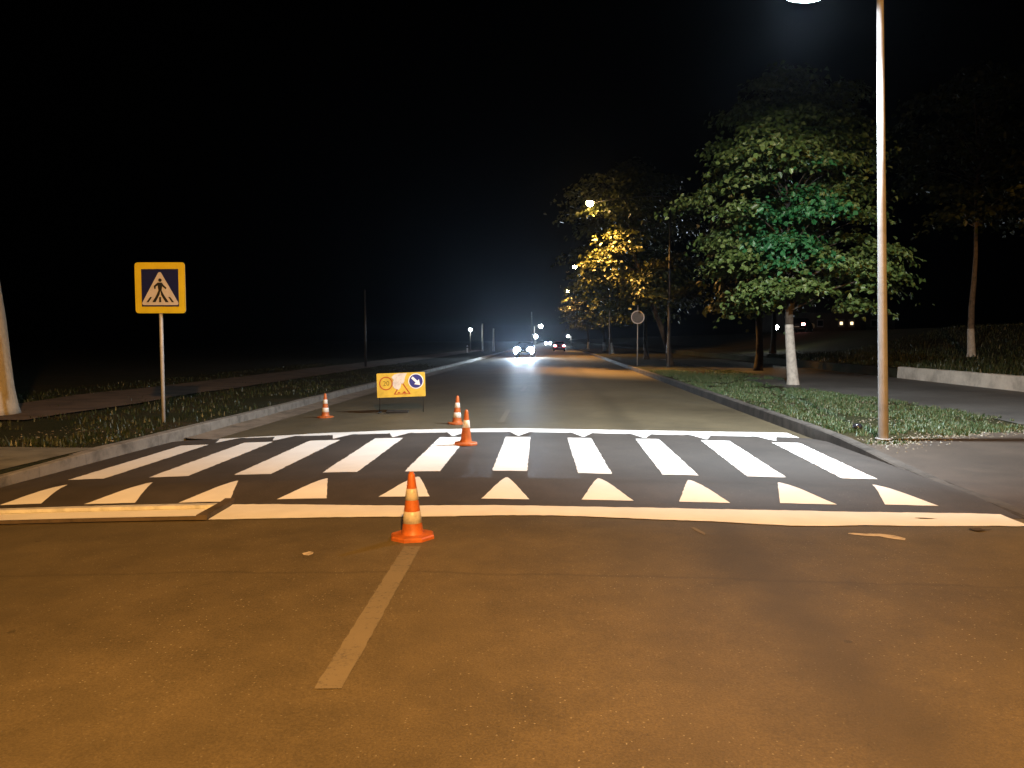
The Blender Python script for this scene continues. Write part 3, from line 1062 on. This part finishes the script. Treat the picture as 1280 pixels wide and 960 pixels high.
def works_board():
    zb = roadz(-3.45, 17.4)
    root = thing("works_board", "yellow road works board with 20 limit and blue arrow on thin legs", "road sign", (-3.45, 17.42, zb), R(2))
    W, Hh = 1.11, 0.555
    bm = bmesh.new()
    prism(bm, rounded_rect(W, Hh, 0.012, 3), -0.008, 0.008)
    pan = put("panel", bm, M['board_yellow'], root)
    pan.location = (0, 0, 0.64)
    pan.rotation_euler = (R(-4), R(-2.2), 0)
    y0, y1 = -0.0115, -0.0085
    # 20 limit
    cx, cz = -0.345, 0.045
    bm = bmesh.new()
    ring_prism(bm, disc(0.155, 40, cx, cz), disc(0.132, 40, cx, cz), y0, y1)
    put("red_ring", bm, M['red_print'], pan)
    me = text_mesh("20", 0.15)
    o = put("speed_number", me, M['olive_print'], pan)
    o.location = (cx + 0.005, -0.010, cz - 0.005)
    # triangle
    bm = bmesh.new()
    def tri(s):
        return [(0.02 + s * -0.195, -0.215 + (1 - s) * 0.08), (0.02 + s * 0.195, -0.215 + (1 - s) * 0.08), (0.02, -0.215 + (1 - s) * 0.08 + s * 0.30)]
    ring_prism(bm, tri(1.0), tri(0.80), y0, y1)
    put("red_triangle", bm, M['red_print'], pan)
    bm = bmesh.new()
    prism(bm, [(0.02, -.19), (0.12, -.19), (0.10, -.165), (0.075, -.145), (0.045, -.165)], y0, y1)
    prism(bm, [(-.10, -.19), (-.02, -.19), (-.03, -.17), (-.06, -.155)], y0, y1)
    put("works_pictogram", bm, M['red_print'], pan)
    # torn patch
    rr = random.Random(5)
    bm = bmesh.new()
    outline = [(-.215, .18), (-.16, .235), (-.06, .262), (.06, .266), (.14, .262), (.10, .20), (.085, .13), (.075, .07), (.05, .03), (.015, .035), (-.005, -.005), (-.02, -.06), (-.06, -.105), (-.12, -.09), (-.165, -.05), (-.20, .0), (-.185, .06), (-.17, .12)]
    outline = [(x + rr.uniform(-.008, .008), z + rr.uniform(-.006, .003)) for x, z in outline]
    prism(bm, outline, -0.0145, -0.0119)
    put("torn_patch", bm, M['torn'], pan)
    # arrow disc
    cx, cz = 0.345, 0.075
    bm = bmesh.new()
    prism(bm, disc(0.175, 40, cx, cz), y0, y1)
    d = put("arrow_disc", bm, M['board_white'], pan)
    bm = bmesh.new()
    prism(bm, disc(0.155, 40, cx, cz), -0.0145, -0.0119)
    put("blue_field", bm, M['board_blue'], d)
    bm = bmesh.new()
    arrow = [(-.125, .028), (.02, .028), (.02, .078), (.135, 0), (.02, -.078), (.02, -.028), (-.125, -.028)]
    a = R(-45)
    prism(bm, [(cx + x * math.cos(a) - z * math.sin(a), cz + x * math.sin(a) + z * math.cos(a)) for x, z in arrow], -0.0175, -0.0149)
    put("arrow", bm, M['board_white'], d)
    for sx_ in (-0.5, 0.5):
        bm = bmesh.new()
        tube(bm, [(sx_, 0.02, 0.62), (sx_, 0.03, 0.0)], 0.009, 8)
        box(bm, (sx_ - 0.012, -0.16, 0.0), (sx_ + 0.012, 0.2, 0.014), 0.003)
        put("leg", bm, M['dark_metal'], root)
    bm = bmesh.new()
    box(bm, (-0.34, -0.10, 0.004), (0.16, 0.10, 0.05), 0.018)  # low dark block added in place of the shadow under the board
    put("shadow_block", bm, M['rubber'], root)
works_board()

# ------------------------------------------------------------------ wooden stencil frame on the near line
def stencil():
    root = thing("stencil_frame", "wooden painting frame lying over the left end of the near white line", "stencil frame", (-4.4, 7.1, roadz(-4.4, 7.1) + 0.012))
    def rail(name, a, b_, w, h, m, z0=0.0):
        bm = bmesh.new()
        a, b_ = Vector(a), Vector(b_)
        n = 10
        d = (b_ - a).normalized()
        s = Vector((-d.y, d.x)) * w / 2
        prev = None
        o = root.location
        for i in range(n + 1):
            p = a + (b_ - a) * i / n
            z = roadz(p.x, p.y) + 0.012 - o.z + z0
            q = [(p.x - s.x - o.x, p.y - s.y - o.y, z), (p.x + s.x - o.x, p.y + s.y - o.y, z), (p.x + s.x - o.x, p.y + s.y - o.y, z + h), (p.x - s.x - o.x, p.y - s.y - o.y, z + h)]
            ring = [bm.verts.new(c) for c in q]
            if prev:
                for k in range(4):
                    bm.faces.new((prev[k], prev[(k + 1) % 4], ring[(k + 1) % 4], ring[k]))
            else:
                bm.faces.new(ring[::-1])
            prev = ring
        bm.faces.new(prev)
        put(name, bm, m, root)
    rail("far_rail", (-6.1, 7.40), (-3.30, 7.34), 0.09, 0.035, M['wood_paint'])
    rail("near_rail", (-6.1, 6.90), (-3.22, 6.82), 0.03, 0.03, M['wood'])
    rail("end_rail", (-3.20, 6.80), (-3.24, 7.52), 0.10, 0.045, M['wood'], 0.0)
stencil()

# small dark litter on the verge
def litter():
    bm = bmesh.new()
    lathe(bm, [(0, 0), (0.05, .005), (0.075, .035), (0.078, .07), (0.06, .105), (0.03, .12), (0, .122)], 14)
    for v in bm.verts:
        v.co += Vector((noise.noise(v.co * 20), noise.noise(v.co * 20 + Vector((3, 0, 0))), 0)) * 0.016
    m = plain("dark_shiny_plastic", (0.02, 0.02, 0.025), 0.18, bstr=0)
    o = put("litter", bm, m, smooth=True, loc=(4.97, 12.73, right_z(12.7) + 0.01))
    tag(o, "small dark shiny lump of litter in the grass left of the lamp post", "litter")
litter()

# ------------------------------------------------------------------ trees
def leaf_mesh(name, P, Nrm, size, mats, mi=None):
    n = len(P)
    a = RNG.normal(size=(n, 3))
    t = np.cross(Nrm, a); t /= np.linalg.norm(t, axis=1)[:, None] + 1e-9
    b_ = np.cross(Nrm, t)
    s = size * RNG.uniform(0.6, 1.25, n)[:, None]
    fold = Nrm * s * 0.18
    v = np.empty((n, 6, 3))
    v[:, 0] = P - t * s * 0.5
    v[:, 1] = P - t * s * 0.12 + b_ * s * 0.42 + fold
    v[:, 2] = P + t * s * 0.25 + b_ * s * 0.30 + fold * .7
    v[:, 3] = P + t * s * 0.62 - fold * .8
    v[:, 4] = P + t * s * 0.25 - b_ * s * 0.30 + fold * .7
    v[:, 5] = P - t * s * 0.12 - b_ * s * 0.42 + fold
    idx = np.arange(n)[:, None] * 6
    loops = np.concatenate([idx + np.array([[0, 3, 2, 1]]), idx + np.array([[0, 5, 4, 3]])], 1).reshape(-1)
    me = bpy.data.meshes.new(name)
    me.vertices.add(n * 6)
    me.vertices.foreach_set('co', v.reshape(-1))
    me.loops.add(len(loops))
    me.loops.foreach_set('vertex_index', loops.astype(np.int32))
    me.polygons.add(n * 2)
    me.polygons.foreach_set('loop_start', (np.arange(n * 2) * 4).astype(np.int32))
    if mi is not None:
        me.polygons.foreach_set('material_index', np.repeat(mi, 2).astype(np.int32))
    me.update(calc_edges=True)
    me.validate()
    return me

def tree(base, label, H, r_crown, z_low, nb, per, leaf, leaf_size, trunk_r, lean=(0, 0), wash=0.0, bark='bark', shape=0.42, group=None, flare=None, bough=(0.55, 1.05), seed=1, offset=(0, 0)):
    rr = random.Random(seed)
    root = thing("tree", label, "tree", base, 0, group)
    # crown axis leans
    ax = lambda z: Vector((lean[0] * z / H + offset[0] * sm(z / H * 1.5), lean[1] * z / H + offset[1] * sm(z / H * 1.5), z))
    zc = z_low + (H - z_low) * shape
    def radius(z):
        if z < zc:
            t = (zc - z) / (zc - z_low)
            return r_crown * math.sqrt(max(0, 1 - 0.75 * t * t))
        t = (z - zc) / (H - zc)
        return r_crown * math.sqrt(max(0, 1 - t ** 1.9))
    bm = bmesh.new()
    tp = []
    for i in range(9):
        z = H * 0.72 * i / 8
        p = ax(z) + Vector((0.07 * math.sin(z * 1.1 + seed), 0.07 * math.cos(z * 0.9 + seed), 0)) * min(1, z)
        tp.append((p.x, p.y, p.z))
    tr = [trunk_r * 1.25] + [trunk_r * (1 - 0.11 * i) for i in range(1, 9)]
    tp.insert(1, (ax(0.25).x, ax(0.25).y, 0.25)); tr.insert(1, trunk_r * 1.05)
    tube(bm, tp, tr, 14)
    boughs = []
    for i in range(nb):
        z = z_low + (H - z_low) * rr.random() ** 1.05
        ph = i * 2.39996 + rr.uniform(-.4, .4)
        rad = radius(z) * (rr.uniform(0.62, 1.0) if rr.random() < 0.75 else rr.uniform(0.15, 0.6))
        rad *= 0.84 + 0.42 * noise.noise(Vector((math.cos(ph) * 1.3, math.sin(ph) * 1.3, z * 0.45 + seed)))
        c = ax(z) + Vector((rad * math.cos(ph), rad * math.sin(ph), rr.uniform(-.15, .15)))
        boughs.append((c, ph, rr.uniform(*bough)))
    for i, (c, ph, rb) in enumerate(boughs):
        if i % 2 == 0:
            z0 = max(z_low * 0.95, c.z - 0.5 - 0.25 * (c.xy - ax(c.z).xy).length)
            z0 = min(z0, H * 0.68)
            a = ax(z0)
            m1 = a.lerp(c, 0.5) + Vector((0, 0, 0.15))
            r0 = trunk_r * 0.24 * (1 - 0.5 * z0 / H)
            tube(bm, [a, m1, c], [r0, r0 * 0.6, r0 * 0.2], 6, cap=False)
    put("trunk", bm, M[bark], root)
    if wash > 0:
        bm = bmesh.new()
        pts_ = [p for p in tp if p[2] <= wash]
        zz = wash
        q = ax(zz)
        pts_.append((q.x + 0.07 * math.sin(zz * 1.1 + seed), q.y + 0.07 * math.cos(zz * 0.9 + seed), zz))
        rad_ = [np.interp(p[2], [t_[2] for t_ in tp], tr) * 1.012 + 0.005 for p in pts_]
        tube(bm, pts_, rad_, 14, cap=False)
        put("whitewashed_band", bm, M['whitewash'], root)
    # leaves: flattened drooping sprays round each bough
    P, Q, MI = [], [], []
    for (c, ph, rb) in boughs:
        n = int(per * (rb / bough[1]) ** 1.6)
        u = RNG.normal(size=(n, 3)) * np.array([rb * 0.5, rb * 0.5, rb * 0.13])
        out = np.array([math.cos(ph), math.sin(ph), 0])
        dr = np.linalg.norm(u[:, :2], axis=1)
        u[:, 2] -= 0.22 * dr ** 2 / rb + 0.12 * (u @ out)
        P.append(u + np.array(c))
        nn = RNG.normal(size=(n, 3)) * 0.45 + np.array([0, 0, 0.75]) + out * 0.35 + u * np.array([0.5, 0.5, 0.2]) / rb
        Q.append(nn / np.linalg.norm(nn, axis=1)[:, None])
        if flare is not None:
            MI.append((RNG.random(n) < flare(P[-1] + np.array(base))).astype(int))
        else:
            MI.append(np.zeros(n, int))
    P, Q, MI = np.concatenate(P), np.concatenate(Q), np.concatenate(MI)
    mats = [M[leaf]] + ([M['leaf_flare']] if flare is not None else [])
    put("crown", leaf_mesh("crown", P, Q, leaf_size, mats, MI if flare is not None else None), mats, root)
    return root

GT = "trees along the right side of the road"
# the lit linden on the verge
def in_flare(p):  # share of flare-coloured leaves, fading out round the ghost's middle
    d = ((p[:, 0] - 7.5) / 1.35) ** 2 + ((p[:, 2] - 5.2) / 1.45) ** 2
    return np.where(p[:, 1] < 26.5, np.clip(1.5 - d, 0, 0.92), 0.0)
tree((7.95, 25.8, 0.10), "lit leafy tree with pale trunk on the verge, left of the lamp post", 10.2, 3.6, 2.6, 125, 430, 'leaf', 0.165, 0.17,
     lean=(-0.45, 0.2), wash=2.0, bark='dark_bark', shape=0.36, group=GT, flare=in_flare, seed=3)
specs = [
    (9.9, 37.5, 9.0, 2.6, 3.2, "dark tree close behind the lit leafy tree, half hidden by its crown", 0.0),
    (6.9, 45.5, 11.6, 4.5, 3.8, "tree with the yellow lit crown right below the higher orange lamp", -2.3),
    (7.3, 60, 10.5, 4.2, 3.5, "dark tree between the two orange lamps, behind the round sign", -0.3),
    (6.6, 85, 10.0, 5.0, 3.4, "tree with dim yellow leaves below the lower orange lamp", -1.0),
    (7.0, 104, 11, 5.0, 3.4, "dim tree beyond the second orange lamp, above the red car", -0.6),
    (5.9, 126, 11, 5.0, 3.4, "farthest tree of the row on the right, with a bluish lit trunk", -0.4),
]
for i, (x, y, h, r_, zl, lab, ox) in enumerate(specs):
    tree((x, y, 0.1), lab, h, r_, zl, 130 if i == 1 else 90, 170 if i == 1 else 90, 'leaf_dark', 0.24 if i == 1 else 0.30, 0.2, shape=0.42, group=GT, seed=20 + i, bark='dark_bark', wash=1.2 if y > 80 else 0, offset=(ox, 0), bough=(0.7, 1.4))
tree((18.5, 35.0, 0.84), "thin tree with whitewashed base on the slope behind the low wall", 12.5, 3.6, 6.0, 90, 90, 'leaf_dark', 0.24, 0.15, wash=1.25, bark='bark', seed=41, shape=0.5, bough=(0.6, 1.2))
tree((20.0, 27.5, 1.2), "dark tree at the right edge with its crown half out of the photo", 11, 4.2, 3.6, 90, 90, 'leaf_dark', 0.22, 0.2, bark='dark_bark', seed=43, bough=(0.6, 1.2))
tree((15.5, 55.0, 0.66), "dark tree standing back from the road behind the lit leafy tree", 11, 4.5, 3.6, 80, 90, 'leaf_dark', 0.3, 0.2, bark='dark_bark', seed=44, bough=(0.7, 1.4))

# big pale trunk at the left edge
def pale_trunk():
    root = thing("tree", "thick pale tree trunk cut off by the left edge of the photo", "tree", (-12.03, 15.6, 0.0))
    bm = bmesh.new()
    prof = [(0.0, 0.70), (0.15, 0.67), (0.6, 0.615), (1.2, 0.575), (2.0, 0.54), (3.2, 0.48), (4.6, 0.43), (6.5, 0.36)]
    tube(bm, [(-0.040 * z, 0, z) for z, r_ in prof], [r_ for z, r_ in prof], 28)
    for v in bm.verts:
        k = 0.03 * noise.noise(v.co * 1.8) + 0.012 * noise.noise(v.co * 6)
        c = Vector((-0.040 * v.co.z, 0, v.co.z))
        d = (v.co - c)
        v.co += d.normalized() * k if d.length > 1e-4 else Vector()
    for k in range(7):
        a = k * 0.9
        tube(bm, [(-0.25, 0, 4.6 + k * 0.25), (-1.0 + 0.6 * math.cos(a), 0.8 * math.sin(a), 6.4 + k * .2), (-2.6 + 1.0 * math.cos(a), 1.6 * math.sin(a), 8.2 + k * .3)], [0.16, 0.09, 0.03], 8)
    m, nt, b = mat("old_whitewashed_bark")
    co = objco(nt)
    f = noise_tex(nt, co, 3.0, 6, 0.7)
    g = noise_tex(nt, co, 11, 4, 0.7)
    c = ramp(nt, f, [(0.3, (0.22, 0.17, 0.12)), (0.42, (0.42, 0.37, 0.29)), (0.75, (0.50, 0.45, 0.37))])
    nt.links.new(mix(nt, 0.5, c, ramp(nt, g, [(0.3, (0.7, 0.7, 0.7)), (0.7, (1.1, 1.1, 1.1))]), 'MULTIPLY'), b.inputs['Base Color'])
    b.inputs['Roughness'].default_value = 0.95
    bump(nt, b, g, 0.8, 0.03)
    put("trunk", bm, m, root)
    P, Q = [], []
    for i in range(40):
        ph = i * 2.4
        c = np.array([-3.4 + 1.9 * math.cos(ph) * random.uniform(.3, 1), 2.2 * math.sin(ph) * random.uniform(.3, 1), random.uniform(8.2, 13)])
        u = RNG.normal(size=(90, 3)) * np.array([0.6, 0.6, 0.25])
        P.append(u + c)
        nn = RNG.normal(size=(90, 3)) * .5 + np.array([0, 0, .7])
        Q.append(nn / np.linalg.norm(nn, axis=1)[:, None])
    put("crown", leaf_mesh("crown", np.concatenate(P), np.concatenate(Q), 0.22, None), M['leaf_dark'], root)
pale_trunk()

# ------------------------------------------------------------------ poles and posts on the left, round sign on the right
def pole(base, h, r_, label, m):
    root = thing("utility_pole", label, "pole", base, 0, "thin poles on the left side")
    bm = bmesh.new()
    tube(bm, [(0, 0, -0.1), (0, 0, h)], [r_, r_ * 0.7], 10)
    put("shaft", bm, m, root)
    bm = bmesh.new()
    lathe(bm, [(r_ * 0.8, -.02), (r_ * 0.85, .03), (0, .07)], 10, (0, 0, h))
    put("cap", bm, m, root)
pole((-11.0, 44.9, 0), 4.5, 0.07, "thin dark pole left of the yellow board", M['dark_metal'])
pole((-10.0, 110.5, 0), 3.9, 0.14, "left one of the pair of thin poles near the oncoming car", M['steel'])
pole((-8.4, 110.5, 0), 3.2, 0.16, "right one of the pair of thin poles near the oncoming car", M['steel'])
pole((-8.0, 300, 0), 12.5, 0.28, "tall pale mast at the far end of the road", M['pole'])
def bollard():
    root = thing("bollard", "short white marker post in the grass far left of the road", "bollard", (-10.6, 96, 0))
    bm = bmesh.new()
    lathe(bm, [(0.09, 0), (0.09, .85), (0.06, .93), (0, .95)], 12)
    put("post", bm, M['board_white'], root)
    bm = bmesh.new()
    lathe(bm, [(0.091, .62), (0.096, .63), (0.096, .74), (0.091, .75)], 12)
    put("dark_band", bm, M['black'], root)
bollard()
def round_sign():
    root = thing("round_sign", "round grey traffic sign on a pole beside the right kerb, dim under the trees", "road sign", (4.95, 45, 0.12), R(-4))
    bm = bmesh.new()
    tube(bm, [(0, 0.03, -0.1), (0, 0.03, 3.5)], 0.035, 12)
    put("post", bm, M['steel'], root)
    bm = bmesh.new()
    prism(bm, disc(0.39, 40), -0.012, -0.002)
    d = put("disc", bm, M['grey_disc'], root)
    d.location = (0, 0, 2.8)
    bm = bmesh.new()
    ring_prism(bm, disc(0.39, 40), disc(0.33, 40), -0.018, -0.0125)
    put("rim", bm, M['sign_white'], d)
round_sign()

# ------------------------------------------------------------------ cars
def car(label, body_mat, loc, rz, lights, s=1.0):
    """a small hatchback / saloon, front towards -Y, built from lofted cross-sections"""
    root = thing("car", label, "car", loc, rz, None)
    L, Wd = 4.1, 1.72
    # sections along y (front to back): y, z_low, z_belt, half-width
    secs = [(-2.05, .38, .62, .66), (-1.98, .26, .74, .78), (-1.6, .22, .84, .84), (-0.9, .20, .93, .86), (0.2, .20, .95, .86), (1.3, .22, .97, .85), (1.85, .26, .96, .80), (2.02, .34, .84, .72)]
    bm = bmesh.new()
    rings = []
    for y, zl, zb, w in secs:
        pr = [(-w * .92, zl), (-w, zl + .12), (-w, zb - .18), (-w * .93, zb), (-w * .5, zb + .025), (0, zb + .035), (w * .5, zb + .025), (w * .93, zb), (w, zb - .18), (w, zl + .12), (w * .92, zl)]
        rings.append([bm.verts.new((x, y, z)) for x, z in pr])
    for a, b_ in zip(rings[:-1], rings[1:]):
        for k in range(11):
            f = bm.faces.new((a[k], a[(k + 1) % 11], b_[(k + 1) % 11], b_[k]))
            f.smooth = True
    bm.faces.new(rings[0][::-1]); bm.faces.new(rings[-1])
    put("body", bm, body_mat, root)
    # cabin
    bm = bmesh.new()
    cab = [(-1.05, .945, .78), (-0.30, 1.38, .62), (0.2, 1.44, .63), (1.1, 1.42, .62), (1.75, 0.99, .74)]
    rings = []
    for y, z, w in cab:
        base_w = .80
        rings.append([bm.verts.new((-base_w if z > 1.1 else -w, y, .94)), bm.verts.new((-w, y, z)), bm.verts.new((0, y, z + (.02 if z > 1.1 else 0))), bm.verts.new((w, y, z)), bm.verts.new((base_w if z > 1.1 else w, y, .94))])
    for a, b_ in zip(rings[:-1], rings[1:]):
        for k in range(4):
            bm.faces.new((a[k], a[k + 1], b_[k + 1], b_[k]))
    put("cabin", bm, body_mat, root)
    # glass, set proud of the cabin
    def pane(name, q):
        bm = bmesh.new()
        vs = [bm.verts.new(p) for p in q]
        bm.faces.new(vs)
        r_ = bmesh.ops.extrude_face_region(bm, geom=bm.faces[:])
        nn = (Vector(q[1]) - Vector(q[0])).cross(Vector(q[2]) - Vector(q[0])).normalized()
        for g in r_['geom']:
            if isinstance(g, bmesh.types.BMVert):
                g.co += nn * 0.012
        put(name, bm, M['glass'], root)
    pane("windscreen", [(-.66, -0.965, 1.0), (.66, -0.965, 1.0), (.54, -0.335, 1.362), (-.54, -0.335, 1.362)])
    pane("rear_window", [(.64, 1.68, 1.045), (-.64, 1.68, 1.045), (-.54, 1.165, 1.38), (.54, 1.165, 1.38)])
    for sx_ in (-1, 1):
        q = [(sx_ * .765, -0.75, 1.02), (sx_ * .775, 1.30, 1.02), (sx_ * .655, 1.0, 1.36), (sx_ * .655, -0.25, 1.36)]
        pane("side_window", q if sx_ > 0 else q[::-1])
        bm = bmesh.new()
        box(bm, (sx_ * .86, -0.78, .95) if sx_ > 0 else (-1.0, -0.78, .95), (1.0, -0.66, 1.07) if sx_ > 0 else (-.86, -0.66, 1.07), 0.02)
        put("wing_mirror", bm, body_mat, root)
        for y in (-1.3, 1.3):
            bm = bmesh.new()
            t = bmesh.new()
            lathe(t, [(0.19, -.10), (0.29, -.10), (0.31, -.07), (0.31, .07), (0.29, .10), (0.19, .10)], 24)
            t.transform(Matrix.Translation((sx_ * .76, y, .31)) @ Matrix.Rotation(R(90), 4, 'Y'))
            merge(bm, t)
            w = put("wheel", bm, M['rubber'], root)
            bm = bmesh.new()
            t = bmesh.new()
            lathe(t, [(0, .085), (0.06, .09), (0.19, .075), (0.195, -.08), (0, -.08)], 20)
            t.transform(Matrix.Translation((sx_ * .76, y, .31)) @ Matrix.Rotation(R(90 * sx_), 4, 'Y'))
            merge(bm, t)
            put("rim", bm, M['chrome'], w)
        # lights
        bm = bmesh.new()
        t = bmesh.new()
        lathe(t, [(0, .05), (0.24, .045), (0.31, .01), (0.315, -.04), (0, -.05)], 20)
        t.transform(Matrix.Translation((sx_ * .62, -2.0, .66)) @ Matrix.Rotation(R(90), 4, 'X'))
        merge(bm, t)
        put("headlight", bm, M['headlight_on'] if lights == 'front' else M['plate'], root)
        bm = bmesh.new()
        box(bm, (sx_ * .63 - .16, 1.95, .70), (sx_ * .63 + .16, 2.06, .90), 0.03)
        put("tail_light", bm, M['tail_on'] if lights == 'rear' else M['red_print'], root)
    bm = bmesh.new()
    box(bm, (-.26, -2.09, .42), (.26, -2.06, .53), 0.005)
    put("number_plate", bm, M['plate'], root)
    bm = bmesh.new()
    box(bm, (-.26, 2.035, .50), (.26, 2.06, .61), 0.005)
    put("number_plate", bm, M['plate'], root)
    for y0, y1 in ((-2.13, -2.0), (1.98, 2.09)):
        bm = bmesh.new()
        box(bm, (-.80, y0, .28), (.80, y1, .40), 0.03)
        put("bumper", bm, M['dark_metal'], root)
    bm = bmesh.new()
    box(bm, (-.40, -2.085, .58), (.40, -2.03, .70), 0.01)
    put("grille", bm, M['dark_metal'], root)
    root.scale = (s, s, s)
    return root

c1 = car("nearest oncoming car with two dazzling white headlights", M['car_dark'], (-2.55, 73.2, -.03), R(-2), 'front')
for sx_ in (-.62, .62):
    spot("headlight_beam", c1, (sx_, -2.15, .66), (0.55, 0.75, 1.0), 6500, size=22, blend=1.0, radius=0.08, aim=(0.035, -1, 0.0))
car("far oncoming car, its small white headlights just left of the red car", M['car_dark'], (-1.3, 252, -.03), R(-1), 'front')
car("red car driving away on the right, seen from behind with its tail lights on", M['car_red'], (1.05, 112.5, -.03), math.pi, 'rear')
car("dark parked car on the raised lot, one red tail light showing", M['car_dark'], (26.0, 82, 2.42), R(180 - 30), 'rear')

# dark house with small lit windows far behind the trees
def house():
    root = thing("house", "dark house far behind the trees on the right with tiny lit windows", "house", (44, 126, 2.6), R(8))
    bm = bmesh.new()
    box(bm, (-9, -4, 0), (9, 4, 3.2))
    put("wall", bm, M['brick'], root)
    bm = bmesh.new()
    a = [(-9.5, 3.2), (9.5, 3.2), (8.0, 5.6), (-8.0, 5.6)]
    v0 = [bm.verts.new((x, y, 3.203)) for x, y in ((-9.5, -4.5), (9.5, -4.5), (9.5, 4.5), (-9.5, 4.5))]
    v1 = [bm.verts.new((x, 0, 5.8)) for x in (-6, 6)]
    bm.faces.new(v0[::-1])
    bm.faces.new((v0[0], v0[1], v1[1], v1[0])); bm.faces.new((v0[2], v0[3], v1[0], v1[1]))
    bm.faces.new((v0[1], v0[2], v1[1])); bm.faces.new((v0[3], v0[0], v1[0]))
    rf = put("roof", bm, M['roof'], root)
    bm = bmesh.new()
    box(bm, (3, 1, 4.4), (3.6, 1.6, 6.3))
    put("chimney", bm, M['brick'], rf)
    for i, x in enumerate((-6.5, -3.2, 0.2, 1.9, 5.5)):
        bm = bmesh.new()
        box(bm, (x - .5, -4.06, 1.0), (x + .5, -4.003, 2.2))
        w = put("window", bm, M['sign_white'], root)
        bm = bmesh.new()
        sz = .43 if i not in (2, 3) else .22
        box(bm, (x - sz, -4.075, 1.6 - sz), (x + sz, -4.063, 1.6 + sz))
        put("pane", bm, M['window_on'] if i in (2, 3) else M['glass'], w)
    bm = bmesh.new()
    box(bm, (3.3, -4.06, 0.0), (4.2, -4.003, 2.1))
    put("door", bm, M['wood'], root)
house()

# ------------------------------------------------------------------ night haze
if HAZE > 0:
    bm = bmesh.new()
    box(bm, (-305, -85, -1.6), (305, 905, 18.0))
    hm = bpy.data.materials.new("haze")
    hm.use_nodes = True
    nt = hm.node_tree
    nt.nodes.clear()
    out = nt.nodes.new("ShaderNodeOutputMaterial")
    pv = nt.nodes.new("ShaderNodeVolumePrincipled")
    pv.inputs['Color'].default_value = (0.7, 0.82, 1.0, 1)
    pv.inputs['Density'].default_value = HAZE
    pv.inputs['Anisotropy'].default_value = 0.88
    nt.links.new(pv.outputs[0], out.inputs['Volume'])
    struct(put("haze", bm, hm), 'stuff')
